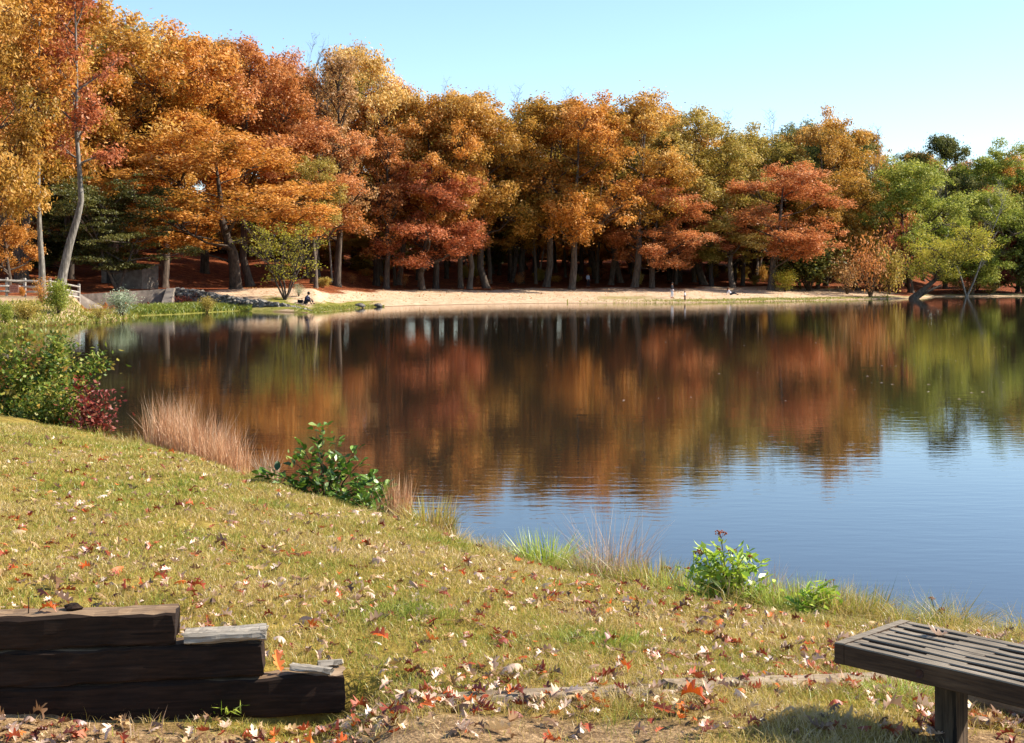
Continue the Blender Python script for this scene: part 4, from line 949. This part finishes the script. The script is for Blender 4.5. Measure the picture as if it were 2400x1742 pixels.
# nothing grows through the timbers
lx = (x - tw_o.x) * ca + (y - tw_o.y) * sa; ly = -(x - tw_o.x) * sa + (y - tw_o.y) * ca
keep = ~((lx < along(816) + .01) & (ly > -.02) & (ly < .18)); u, D, x, y, Dn = u[keep], D[keep], x[keep], y[keep], Dn[keep]
g = .55 * vnoise(x, y, .9, 31) + .45 * vnoise(x, y, .25, 32)
patch = np.zeros(len(x))
for (a, c, r) in ((1370, 1495, .22), (1440, 1505, .2), (960, 1440, .3), (1480, 1690, .15), (2080, 1650, .25), (640, 1190, .4)):
    q = near_pt(a, c); patch = np.maximum(patch, np.exp(-(((x - q[0]) / r) ** 2 + ((y - q[1]) / (r * 1.1)) ** 2)))
tl = np.clip(.6 - patch * .62 + (g - .5) * 1.15 - .10 * sm((D - 8) / 6) + .12 * np.exp(-((D - 6) / 1.2) ** 2), 0, 1)
h = rng.uniform(.03, .075, len(x)) * (1 + .5 * patch + .7 * sm((D - Dn + 1.2) / 1.2)) * (.7 + .6 * vnoise(x, y, .3, 33))
w = rng.uniform(.0028, .0052, len(x)) * np.clip(D / 6.5, .8, 2.2)
tint = np.stack([rng.random(len(x)), tl, np.zeros(len(x))], 1)
me = blade_mesh(x, y, znear(x, y) - .004, h, w, rng.uniform(.2, 1.5, len(x)), rng.uniform(0, 6.283, len(x)), rng, tint, 'lawn_grass', M_grass)
tag(link('grass', me), 'short dry yellow green lawn grass covering the near bank', 'grass', kind='stuff')

# rough taller grass fringe along the bank
NR = 42000; u = np.where(rng.random(NR) < .3, rng.uniform(.05, .3, NR), rng.uniform(-.43, .43, NR)); Dn = bankD(u); y = Dn + rng.normal(-.12, .22, NR); y = np.minimum(y, Dn + .25); x = u * y
h = rng.uniform(.08, .27, NR) * (.35 + 1.1 * vnoise(x, y, .35, 41)) * (1 + .35 * (u > .05)); tint = np.stack([rng.random(NR), np.clip(.5 + (vnoise(x, y, .5, 42) - .5) * 1.3, 0, 1), np.zeros(NR)], 1)
me = blade_mesh(x, y, znear(x, y) - .01, h, rng.uniform(.005, .009, NR) * np.clip(y / 11, .8, 2), rng.uniform(.3, 1.6, NR), rng.uniform(0, 6.283, NR), rng, tint, 'bank_grass', M_grass)
tag(link('bank_grass', me), 'rough taller grass fringe along the edge of the near bank', 'grass', kind='stuff')

# bright grass below the far walls and on the beach edge
M_fgrass = leaf_mat('shore_grass', ['#4a611c', '#74822c', '#9a963e', '#bca866'], .35, .03, 0, .4)
NR = 21000; px = np.concatenate([rng.uniform(300, 590, 7000), rng.uniform(690, 900, 4500), np.clip(rng.normal(1800, 190, 4500), 1330, 2080), rng.uniform(-60, 330, 5000)]); u = U(px); s0 = shoreD(u)
y = np.concatenate([s0[:7000] + rng.uniform(.2, 8.5, 7000), s0[7000:11500] + rng.uniform(.6, 9, 4500) * np.clip((930 - px[7000:11500]) / 220, .15, 1), s0[11500:16000] + np.abs(rng.normal(3.2, 1.6, 4500)), s0[16000:] + rng.random(5000) ** 1.8 * 12])
x = u * y; h = np.concatenate([rng.uniform(.25, .6, 7000), rng.uniform(.06, .2, 4500), rng.uniform(.06, .28, 4500), rng.uniform(.08, .4, 5000)])
ok = (px > 640) | (y < np.interp(u, _wu, _wD) - .4)
tint = np.stack([rng.random(NR), np.concatenate([rng.uniform(0, .45, 7000), rng.uniform(.3, .9, 9000), rng.uniform(.35, 1, 5000)]), np.zeros(NR)], 1)
x, y, h, tint = x[ok], y[ok], h[ok], tint[ok]; n = len(x)
me = blade_mesh(x, y, zfar(x, y) - .02, h, rng.uniform(.05, .1, n), rng.uniform(.3, 1.2, n), rng.uniform(0, 6.283, n), rng, tint, 'shore_grass', M_fgrass)
tag(link('shore_grass', me), 'bright green and straw grass along the far shore', 'grass', kind='stuff')

# ------------------------------------------------------------------ near plants
def near_loc(px, py): q = near_pt(px, py); return Vector((q[0], q[1], float(znear(*q))))
def edge_loc(px, back=.15): u = U(px); D = float(bankD(u)) - back; return Vector((u * D, D, float(znear(u * D, D))))
def straw_mat(name, cols): return leaf_mat(name, cols, .3, .04, 0, .4)
M_bluestem = straw_mat('russet_tall_grass', ['#96603c', '#bb8258', '#d2a67c', '#e2c6a4'])
M_sedge = straw_mat('fresh_sedge', ['#6a8a1c', '#98ac38', '#c0c860', '#e0e0a8'])
M_reed = straw_mat('green_reed', ['#3c5c2a', '#5c7c3c', '#7f9650', '#a8a868'])
M_dry = straw_mat('dry_stalks', ['#7d5c44', '#a98468', '#c8aa8a', '#dcc8ae'])
def clump(name, loc, n, h, spread, wd, lean, mat, label, cat, seed, tl=(.2, .8), hv=.45, tilt=0, seedheads=False, group=None):
    r = np.random.default_rng(seed); a = r.uniform(0, 6.283, n); rad = spread[0] * np.sqrt(r.random(n)); x = np.cos(a) * rad; y = np.sin(a) * rad * spread[1] / spread[0]
    hh = h * (1 - hv * r.random(n) ** (.8 if name == 'tall_grass' else 1.4)); az = np.arctan2(y, x) + r.normal(size=n) * (1.6 if name == 'tall_grass' else .6)
    mb = blade_mesh(x, y, np.zeros(n) - .02, hh, np.full(n, wd) * r.uniform(.7, 1.3, n), np.abs(r.normal(lean, lean * .9, n)), az, r, np.stack([r.random(n), r.uniform(tl[0], tl[1], n), np.zeros(n)], 1), name, mat)
    o = link(name, mb); o.location = loc; return tag(o, label, cat, group)
# russet tall grass stand: overlapping tufts along the edge
for i, (px, hp) in enumerate(((368, 160), (388, 172), (410, 160), (432, 170), (454, 160), (476, 158), (500, 150), (522, 150), (542, 140))):
    L_ = edge_loc(px + 6, .1); D = L_.y
    clump('tall_grass', L_, 260, hp * 1.08 / F * D, (.21, .3), .0075, .2, M_bluestem, ('leftmost', 'second', 'third', 'fourth', 'fifth', 'sixth', 'seventh', 'eighth', 'rightmost')[i] + ' tuft from the left in the russet tall grass stand at the bank edge', 'tall grass', 60 + i, hv=.68, group='tufts of the russet tall grass stand')
L_ = edge_loc(938, .1); clump('tall_grass', L_, 230, 150 / F * L_.y, (.12, .12), .008, .10, M_bluestem, 'narrow russet grass tuft right of the glossy alder shrub', 'tall grass', 71, hv=.5)
L_ = edge_loc(628, .15); clump('tall_grass', L_, 160, 125 / F * L_.y, (.12, .15), .008, .2, M_dry, 'thin straw tuft left of the glossy alder shrub', 'tall grass', 72)
L_ = edge_loc(300, .1); clump('tall_grass', L_, 350, .32, (.5, .2), .012, .7, M_grass, 'pale drooping grass tuft between the red shrub and the russet stand', 'grass tuft', 73, (.4, .9))
L_ = edge_loc(1275, .12); clump('sedge', L_, 420, .52, (.17, .12), .013, .45, M_sedge, 'bright green arching sedge at the water in the middle of the bank', 'sedge', 74, (.0, 1.), .7)
for i, (px, n_, hh, lab) in enumerate(((1405, 55, .52, 'wispy dry tan stalks right of the sedge'), (1470, 70, .42, 'bushy dry tan stalks between the sedge and the brown seed heads'), (1340, 40, .2, 'low dry brown stalks at the foot of the sedge'))):
    L_ = edge_loc(px, .05); clump('dry_stalks', L_, n_ * 2, hh, (.13, .1), .006, .35, M_dry, lab, 'dry plant', 80 + i, hv=.7)
for i, (px, n_, hh, mt, lab) in enumerate(((1010, 120, .34, M_grass, 'yellow grass tuft at the bank edge right of the last russet tuft'), (1180, 90, .22, M_dry, 'short brown weeds left of the sedge'), (1530, 170, .3, M_grass, 'pale grass tuft under the large round seed head'),
        (1610, 130, .28, M_sedge, 'green grass tuft touching the left side of the bright leafy plant'), (1790, 160, .3, M_grass, 'yellow green grass tuft right of the bright leafy plant'), (1870, 190, .32, M_sedge, 'bright weedy tuft left of the small yellowish plant'), (1985, 200, .3, M_grass, 'straw coloured tuft left of the bench end'), (1750, 120, .38, M_dry, 'thin dry stalks behind the yellow green tuft'), (1435, 90, .6, M_dry, 'tall thin dry seed stalks between the tan clumps'))):
    L_ = edge_loc(px, .3); clump('bank_weed', L_, n_ * 3, hh * 1.35, (.24, .14), .005 if mt is M_dry else .010, .35, mt, lab, 'weed tuft', 120 + i, (.1, .9), .7)
L_ = edge_loc(2045, .15); clump('reeds', L_, 60, .5, (.22, .14), .007, .35, M_reed, 'dark green rush stems in the water left of the bench end', 'rushes', 84, hv=.6)
L_ = edge_loc(1835, .1); clump('reeds', L_, 90, .26, (.2, .12), .007, .5, M_reed, 'short green rushes right of the bright leafy plant', 'rushes', 85, hv=.6)
L_ = edge_loc(1120, .05); clump('dry_stalks', L_, 40, .22, (.3, .1), .005, .5, M_dry, 'sparse dry twigs at the bank edge left of the sedge', 'dry plant', 86, hv=.7)
L_ = edge_loc(2330, .1); clump('reeds', L_, 16, .3, (.12, .08), .005, 1.2, M_reed, 'single arching rush stems behind the bench slats', 'rushes', 87, hv=.6)
L_ = near_loc(330, 1722); clump('weed_stalks', L_, 7, .16, (.14, .06), .006, .25, M_dry, 'three seedy plantain stalks in front of the timber wall', 'weed', 88, (.5, 1), .3)
L_ = near_loc(530, 1680); clump('weed', L_, 70, .075, (.09, .06), .012, .9, M_sedge, 'grey green weed tuft at the foot of the lowest timber', 'weed', 89, (.0, .5))
L_ = near_loc(1400, 1508); clump('grass_tuft', L_, 420, .085, (.22, .09), .006, .5, M_sedge, 'fresh green grass tuft in the middle of the dry lawn', 'grass tuft', 90, (-.2, .35))
L_ = near_loc(965, 1440); clump('grass_tuft', L_, 300, .07, (.26, .16), .007, .6, M_sedge, 'green grass tuft left of the fresh tuft on the lawn', 'grass tuft', 91, (-.2, .4))
L_ = near_loc(2120, 1640); clump('grass_tuft', L_, 420, .13, (.2, .12), .006, .7, M_sedge, 'long green grass tuft beside the bench post', 'grass tuft', 92, (0, .7))

def leaf_shape(kind, seed, mat):
    r = random.Random(seed)
    if kind == 'oval': half = [(0, 0), (.16, .15), (.27, .38), (.28, .6), (.18, .84), (0, 1)]
    elif kind == 'lance': half = [(0, 0), (.09, .12), (.15, .35), (.13, .6), (.07, .82), (0, 1)]
    else: half = [(0, 0), (.02, .16), (.15, .2), (.19, .28), (.07, .34), (.27, .46), (.33, .56), (.10, .56), (.26, .74), (.24, .8), (.08, .8), (.09, .93), (0, 1)]
    curl, fold, tw = (r.uniform(-1.4, 1.6), r.uniform(.2, 1.3), r.uniform(-1.2, 1.2)) if kind == 'oak' else (r.uniform(-.5, .7), r.uniform(.1, .75), r.uniform(-.5, .5)); v = []; n = len(half)
    for (x_, y_) in half:
        for q in (-1, 0, 1):
            xx = x_ * q * r.uniform(.8, 1.1) * (.85 if kind == 'oak' else 1); zz = curl * (y_ - .5) ** 2 - curl * .12 + fold * abs(xx) + tw * xx * (y_ - .4)
            v.append((xx, y_ - .5, zz))
    f = []
    for i in range(n - 1):
        f += [(i * 3, i * 3 + 1, i * 3 + 4, i * 3 + 3), (i * 3 + 1, i * 3 + 2, i * 3 + 5, i * 3 + 4)]
    me = mesh_np('leaf', v, f, mat)
    at = me.attributes.new('tint', 'FLOAT_VECTOR', 'FACE'); at.data.foreach_set('vector', np.tile([r.random(), r.random(), 0], (len(me.polygons), 1)).astype(np.float32).ravel())
    return me
def orient(d, up=Vector((0, 0, 1)), roll=0.):
    y = d.normalized(); x = y.cross(up); x = x.normalized() if x.length > 1e-3 else Vector((1, 0, 0)); z = x.cross(y)
    return Matrix((x, y, z)).transposed().to_4x4() @ Matrix.Rotation(roll, 4, 'Y')
def leafy(name, label, base, tips, nleaf, size, shape, mat, seed, stem_r=.008, f0=.35, cat='shrub', whorl=False, spread=.06):
    """stems from base to tips (local metres) with every leaf a part of its own"""
    r = random.Random(seed); o = empty(name, base, 0, label, cat); pool = [leaf_shape(shape, seed * 10 + k, mat) for k in range(8)]
    paths = []
    for t in tips:
        t = Vector(t); m = Vector((t.x * .45 + r.uniform(-.03, .03), t.y * .45 + r.uniform(-.05, .05), t.z * .55)); b0_ = Vector((t.x * .12, t.y * .12, -.05))
        pth = [b0_, b0_.lerp(m, .5) + Vector((0, 0, .02)), m, m.lerp(t, .5) + Vector((r.uniform(-.02, .02), r.uniform(-.02, .02), .015)), t]; paths.append(pth)
        st = MB(); st.tube(pth, [stem_r * q for q in (1.2, 1, .8, .5, .25)], 5, False); st.obj('stem', M_stem, o)
    W_ = [max(.05, (Vector(t)).length) for t in tips]
    for k in range(nleaf):
        pth = r.choices(paths, W_)[0]; f = f0 + (1 - f0) * r.random() ** .75; q = f * 4; i = min(int(q), 3); p = pth[i].lerp(pth[i + 1], q - i)
        ax = (pth[i + 1] - pth[i]).normalized(); a = r.uniform(0, 6.283); side = Vector((math.cos(a), math.sin(a), r.uniform(-.25, .5))); d = (ax * r.uniform(.15, .7) + side).normalized()
        s = size * r.uniform(.6, 1.2); p = p + d * (s * .5 + r.uniform(0, spread))
        link('leaf', pool[r.randrange(8)], o, Matrix.Translation(p) @ orient(d, roll=r.uniform(-.7, .7)) @ Matrix.Diagonal((s, s, s, 1)))
    return o
def tips_px(base, pts, dy=.25, seed=1):
    r = random.Random(seed); D = base.y
    return [(X(a, D) - base.x, r.uniform(-dy, dy), Z(b, D) - base.z) for a, b in pts]
def infill(o, tips, n, size, mat, seed, sp=(.06, .06, .04)):
    r = np.random.default_rng(seed); ti = r.integers(0, len(tips), n); f = r.uniform(.12, 1, n)[:, None]; pos = np.array([tuple(t) for t in tips])[ti] * f + r.normal(size=(n, 3)) * np.array(sp); pos[:, 2] = np.abs(pos[:, 2])
    V, Fc = leaf_quads(pos, r.normal(size=(n, 3)) * .6 + np.array([0, 0, .5]), size * r.uniform(.5, 1.15, n), r, .42)
    q = link('foliage', mesh_np('foliage', V, Fc, mat, False, {'tint': np.stack([r.random(n), r.uniform(.1, .9, n), f[:, 0]], 1)}), o); q['kind'] = 'stuff'
M_alder = leaf_mat('alder_leaf', ['#2c4412', '#4a6a1c', '#708c30', '#a4b05c'], .28, .045, 0, .42)
M_joe = leaf_mat('bright_leaf', ['#5c8018', '#86a828', '#b2c440', '#d2d66a'], .42, .05, 0, .4)
M_redleaf = leaf_mat('red_leaf', ['#4a1a16', '#742a22', '#984a3a', '#bc8a6c'], .35, .03, 0, .5)
M_mixleaf = leaf_mat('mixed_shrub_leaf', ['#24380f', '#45601a', '#6c7c26', '#98923c', '#b08038'], .3, .03, 0, .5)
bs = edge_loc(762, .2)
al_ = leafy('alder_shrub', 'glossy dark green alder shrub in the middle of the bank edge', bs, tips_px(bs, [(762, 992), (735, 1010), (700, 1048), (690, 1075), (790, 1030), (835, 1052), (805, 1075), (845, 1085), (640, 1100), (620, 1105), (665, 1130), (720, 1110), (770, 1110), (870, 1115), (900, 1135), (850, 1140), (885, 1170), (740, 1150)]), 300, .115, 'oval', M_alder, 3, .009, .2)
infill(al_, tips_px(bs, [(762, 1010), (700, 1060), (800, 1060), (835, 1070), (640, 1110), (720, 1110), (870, 1130), (900, 1150), (680, 1140), (780, 1130)], .25, 4), 420, .085, M_alder, 33, (.07, .07, .05))
bs = edge_loc(880, .1)
leafy('alder_shrub', 'low sprawling green bush right of the alder shrub', bs, tips_px(bs, [(830, 1130), (870, 1120), (905, 1140), (850, 1165), (800, 1170), (920, 1180), (880, 1185)], .15, 2), 150, .095, 'oval', M_alder, 4, .006, .15)
bs = edge_loc(1712, .38)
jo = leafy('leafy_plant', 'bright yellow green leafy plant with rusty seed heads by the water', bs, tips_px(bs, [(1620, 1300), (1645, 1282), (1668, 1300), (1690, 1268), (1700, 1290), (1720, 1278), (1740, 1290), (1762, 1300), (1780, 1315), (1798, 1345), (1618, 1345), (1795, 1380), (1660, 1360), (1725, 1350), (1700, 1360)], .12, 3), 300, .088, 'lance', M_joe, 5, .004, .12, 'plant', spread=.03)
infill(jo, tips_px(bs, [(1632, 1310), (1650, 1300), (1668, 1320), (1690, 1290), (1718, 1300), (1735, 1310), (1755, 1322), (1785, 1350), (1775, 1375), (1640, 1350), (1612, 1370), (1802, 1390), (1700, 1310), (1655, 1290), (1745, 1300)], .12, 9), 650, .085, M_joe, 31, (.055, .05, .04))
M_seed = surf_mat('rusty_seed', ['#5a2c1c', '#8a4a30', '#a8664a'], 60, .9)
def seed_head(parent, p, r_, seed, stem_from=None):
    q = random.Random(seed); mb = MB()
    for k in range(26):
        a = q.uniform(0, 6.28); rr = r_ * math.sqrt(q.random()); c = Vector((math.cos(a) * rr, math.sin(a) * rr, q.uniform(-.25, .3) * r_ + (1 - (rr / r_) ** 2) * r_ * .3))
        mb.ball(p + c, r_ * .16, 5, 3); 
        if k % 3 == 0: mb.tube([p - Vector((0, 0, r_ * .8)), p + c], [.0012, .001], 3, False)
    mb.obj('seed_head', M_seed, parent)
    if stem_from is not None:
        st = MB(); st.tube([stem_from, stem_from.lerp(p, .5) + Vector((.004, 0, 0)), p - Vector((0, 0, r_ * .6))], [.003, .0025, .002], 4, False); st.obj('stem', M_stem, parent)
for i, (a, b_, r_) in enumerate(((1690, 1250, .04), (1640, 1296, .038), (1716, 1292, .03), (1759, 1306, .022), (1685, 1288, .02))):
    p = Vector((X(a, bs.y) - bs.x, random.uniform(-.05, .05), Z(b_, bs.y) - bs.z)); seed_head(jo, p, r_, 30 + i, Vector((p.x * .4, 0, .15)))
for i, (a, b_, r_, lab) in enumerate(((1560, 1335, .042, 'large round brown seed head left of the bright leafy plant'), (1590, 1332, .016, 'smallest brown seed head left of the bright leafy plant'), (1612, 1334, .026, 'dark flat seed head touching the bright leafy plant'), (2208, 1432, .035, 'brown seed head on a bent stem behind the bench'), (1040, 1240, .03, 'rusty seed head at the bank edge right of the russet tuft'), (1945, 1365, .014, 'tiny dark seed heads on thin stems above the bench end'))):
    L_ = edge_loc(a + 2, .1); o = empty('seed_stalk', L_, 0, lab, 'dry plant'); p = Vector((X(a, L_.y) - L_.x, 0, Z(b_, L_.y) - L_.z)); seed_head(o, p, r_, 50 + i, Vector((p.x * .2, 0, -.04)))
    if i in (3, 4, 5): seed_head(o, p + Vector((r_ * 2.2, .02, r_ * .9 if i != 3 else -r_ * 2)), r_ * .7, 60 + i, Vector((p.x * .3 + .01, 0, -.03))); seed_head(o, p + Vector((-r_ * 2, .0, r_ * 1.2 if i != 3 else r_ * 2.4)), r_ * .55, 70 + i, Vector((p.x * .3 + .01, 0, -.03)))
bs = edge_loc(1925, .45)
lp_ = leafy('leafy_plant', 'small yellowish leafy plant just left of the bench end', bs, tips_px(bs, [(1865, 1415), (1890, 1395), (1925, 1380), (1945, 1395), (1960, 1420), (1980, 1450), (1880, 1445), (1930, 1430)], .1, 5), 220, .085, 'lance', M_joe, 7, .003, .1, 'plant', spread=.03)
infill(lp_, tips_px(bs, [(1860, 1425), (1895, 1400), (1925, 1395), (1950, 1405), (1975, 1440), (1880, 1460), (1940, 1440)], .1, 5), 350, .07, M_joe, 35, (.07, .06, .04))
bs = edge_loc(1580, .1)
leafy('leafy_plant', 'low dull green plant under the brown seed heads', bs, tips_px(bs, [(1545, 1380), (1570, 1370), (1600, 1375), (1620, 1385), (1590, 1400), (1555, 1400)], .08, 6), 110, .075, 'lance', M_mixleaf, 8, .003, .2, 'plant', spread=.02)
# big mixed shrub and its red neighbour on the left bank
def big_shrub(px, label, mat, tips, n_part, n_stuff, size, seed, dy=.5, back=.2):
    bs = edge_loc(px, back); tp = tips_px(bs, tips, dy, seed); o = leafy('shrub', label, bs, tp, n_part, size, 'oval', mat, seed, .009, .3, 'shrub', spread=.1)
    if n_stuff:
        r = np.random.default_rng(seed); ti = r.integers(0, len(tp), n_stuff); f = r.uniform(.12, 1, n_stuff)[:, None]; pos = np.array(tp)[ti] * f + r.normal(size=(n_stuff, 3)) * np.array([.14, .14, .1]); pos[:, 2] = np.abs(pos[:, 2])
        V, Fc = leaf_quads(pos, r.normal(size=(n_stuff, 3)) * .6 + np.array([0, 0, .5]), size * r.uniform(.5, 1.1, n_stuff), r, .5)
        s = link('foliage', mesh_np('foliage', V, Fc, mat, False, {'tint': np.stack([r.random(n_stuff), r.uniform(.1, .9, n_stuff), f[:, 0]], 1)}), o); s['kind'] = 'stuff'
    return o
big_shrub(70, 'large mixed green shrub on the near bank at the left edge', M_mixleaf, [(-60, 850), (-20, 820), (10, 805), (40, 820), (70, 782), (95, 815), (120, 800), (146, 775), (150, 820), (170, 830), (60, 860), (0, 880), (110, 870), (-40, 910), (30, 920), (80, 910), (130, 900), (160, 880), (190, 850), (215, 840), (235, 835), (205, 862)], 300, 6500, .12, 21)
big_shrub(150, 'yellowish lower shrub in front of the large mixed shrub', M_mixleaf, [(60, 930), (90, 900), (120, 910), (150, 890), (175, 900), (190, 930), (130, 950), (100, 960), (170, 960), (40, 960), (10, 950)], 200, 3200, .085, 22, .3, .5)
big_shrub(205, 'dark red leaved shrub at the right side of the large mixed shrub', M_redleaf, [(170, 900), (185, 890), (200, 920), (215, 940), (235, 915), (250, 918), (262, 925), (240, 950), (225, 970), (265, 975), (210, 985), (190, 960), (250, 990)], 220, 700, .09, 23, .25, .1)

# ------------------------------------------------------------------ fallen leaves
def litter_mat(name, cols, gl=.05):
    m = leaf_mat(name, cols, .2, gl, .5, .4); return m
LEAFM = [('pale pinkish tan', litter_mat('fallen_pale', ['#977660', '#bd997e', '#d2b298', '#e0c8b2'], .05)), ('red brown', litter_mat('fallen_redbrown', ['#4a1c0e', '#7a3018', '#9c4424', '#b86038'])),
         ('orange', litter_mat('fallen_orange', ['#9c3c12', '#c4561c', '#d8702c', '#e48c48'])), ('dull brown', litter_mat('fallen_brown', ['#4a3220', '#6e4e34', '#8c6a4a', '#a68462'])), ('straw tan', litter_mat('fallen_tan', ['#8a683e', '#b08c5a', '#c9a878', '#d8c098']))]
shapes = [leaf_shape('oak', 900 + k, LEAFM[0][1]) for k in range(10)]
rl_ = random.Random(19); cand = []
while len(cand) < 4200:
    u_ = rl_.uniform(-.42, .42); D_ = 5.1 + 11.5 * rl_.random() ** 1.9; Db = float(bankD(u_))
    if D_ > Db - .25: continue
    x_ = u_ * D_; dens = .05 + .55 * float(vnoise(x_, D_, .7, 51)) + .6 * float(vnoise(x_, D_, .16, 52)); px_ = u_ * F + 1200
    if D_ < 6.2: dens *= 1.15
    if 560 < px_ < 1000 and D_ < 6.3: dens *= 1.5
    if D_ > 9: dens *= .85
    if 1680 < px_ < 2150 and D_ < 5.85: dens *= .22
    if px_ > 1000 and D_ < 6: dens *= 1.25
    if rl_.random() < .9 * float(dirt_mask(np.array([x_]), np.array([D_]))[0]) * (x_ > -.8): continue
    if rl_.random() > dens ** 1.3: continue
    lx_ = (x_ - tw_o.x) * ca + (D_ - tw_o.y) * sa; ly_ = -(x_ - tw_o.x) * sa + (D_ - tw_o.y) * ca
    if lx_ < along(816) + .05 and -.07 < ly_ < .24: continue
    s = min(.17, max(.035, rl_.gauss(.068, .026))); cand.append((s / D_, x_, D_, s, rl_.choices(range(5), [.28, .27, .08, .21, .16])[0]))
cand.sort(reverse=True)
zbuf = znear(np.array([c[1] for c in cand]), np.array([c[2] for c in cand]))
def where(x_, D_):
    px_ = x_ / D_ * F + 1200
    if px_ < 600 and D_ < 5.9: return 'in front of the dark timber wall'
    if px_ < 1000 and D_ < 6.4: return 'near the end of the lowest timber'
    if px_ > 1650 and D_ < 6.6: return 'on the ground around the bench'
    if D_ < 5.7: return 'around the bare sandy patch at the bottom'
    if D_ < 7.2: return 'on the lawn near the half buried edging'
    return 'out on the open lawn toward the water'
rest_v, rest_f, rest_t = [], [], []; nv = 0; rest = {k: [[], [], 0] for k in range(5)}
for i, (q, x_, D_, s, c) in enumerate(cand):
    z = float(zbuf[i]) + rl_.uniform(.015, .04); M_ = Matrix.Translation((x_, D_, z)) @ Matrix.Rotation(rl_.uniform(0, 6.283), 4, 'Z') @ Matrix.Rotation(rl_.gauss(0, .28), 4, 'X') @ Matrix.Rotation(rl_.gauss(0, .3) + (math.pi if rl_.random() < .4 else 0), 4, 'Y') @ Matrix.Diagonal((s, s, s, 1))
    me = shapes[i % 10]
    if i < 290:
        w_ = where(x_, D_); o = link('fallen_leaf', me, None, M_); o.material_slots[0].link = 'OBJECT'; o.material_slots[0].material = LEAFM[c][1]
        tag(o, LEAFM[c][0] + ' oak leaf ' + w_, 'leaf', LEAFM[c][0] + ' oak leaves ' + w_)
    else:
        R_ = rest[c]; vv = [M_ @ v_.co for v_ in me.vertices]; R_[0] += [tuple(v_) for v_ in vv]; R_[1] += [tuple(j + R_[2] for j in p_.vertices) for p_ in me.polygons]; R_[2] += len(vv)
allv, allf, mats = [], [], []; off = 0
for c in range(5):
    allv += rest[c][0]; allf += [tuple(j + off for j in f_) for f_ in rest[c][1]]; mats += [c] * len(rest[c][1]); off += rest[c][2]
me = mesh_np('leaf_litter', allv, allf)
for c in range(5): me.materials.append(LEAFM[c][1])
me.polygons.foreach_set('material_index', mats)
r = np.random.default_rng(3); at = me.attributes.new('tint', 'FLOAT_VECTOR', 'FACE'); at.data.foreach_set('vector', np.repeat(r.random((len(mats) // 24 + 1, 3)), 24, 0)[:len(mats)].astype(np.float32).ravel())
tag(link('leaf_litter', me), 'smaller fallen leaves scattered thickly over the lawn', 'leaf litter', kind='stuff')
# leaves lying on timbers, bench and stones
def one_leaf(p, s, c, label, k=0, rot=(0, 0, 0)):
    o = link('fallen_leaf', shapes[k], None, Matrix.Translation(p) @ Matrix.Rotation(rot[2], 4, 'Z') @ Matrix.Rotation(rot[0], 4, 'X') @ Matrix.Rotation(rot[1], 4, 'Y') @ Matrix.Diagonal((s, s, s, 1)))
    o.material_slots[0].link = 'OBJECT'; o.material_slots[0].material = LEAFM[c][1]; tag(o, label, 'leaf')
one_leaf(pt(2200, 1478, 5.3), .1, 0, 'pinkish curled leaf lying on the bench slats', 2, (.2, .1, 1.2))
one_leaf(Vector((X(110, 5.93), 5.95, 1.305)), .09, 2, 'bright orange leaf on the top of the upper timber', 3, (.1, .1, 1.5))
one_leaf(Vector((X(148, 6.03), 6.05, 1.335)), .11, 0, 'pale upturned leaf beside the bark chunk on the upper timber', 4, (.5, .2, 2.))
one_leaf(Vector((X(650, 6.05), 6.08, 1.03)), .12, 2, 'orange brown leaf wedged behind the tilted board', 5, (.9, .1, .6))

# leaves floating on the lake
fm = MB(); fm.add([(-.5, 0, .0), (-.1, .22, .06), (.5, .02, .02), (-.05, -.24, .05)], [(0, 1, 2), (0, 2, 3)]); fme = fm.mesh('floating_leaf', LEAFM[0][1])
at = fme.attributes.new('tint', 'FLOAT_VECTOR', 'FACE'); at.data.foreach_set('vector', np.array([[.8, .8, 0]] * 2, np.float32).ravel())
for i in range(100):
    for _ in range(50):
        px_ = rl_.triangular(1150, 2420, 2350); py_ = 712 + 230 * rl_.random() ** 2; D_ = HCAM * F / (py_ - HY); 
        if float(bankD(U(px_))) + 1 < D_ < float(shoreD(U(px_))) - 2: break
    o = link('floating_leaf', fme); s = rl_.uniform(.06, .12); o.location = (X(px_, D_), D_, .006); o.scale = (s, s, s); o.rotation_euler = (0, 0, rl_.uniform(0, 6))
    tag(o, 'small pale leaf floating on the dark lake surface', 'leaf', 'pale leaves floating on the lake')
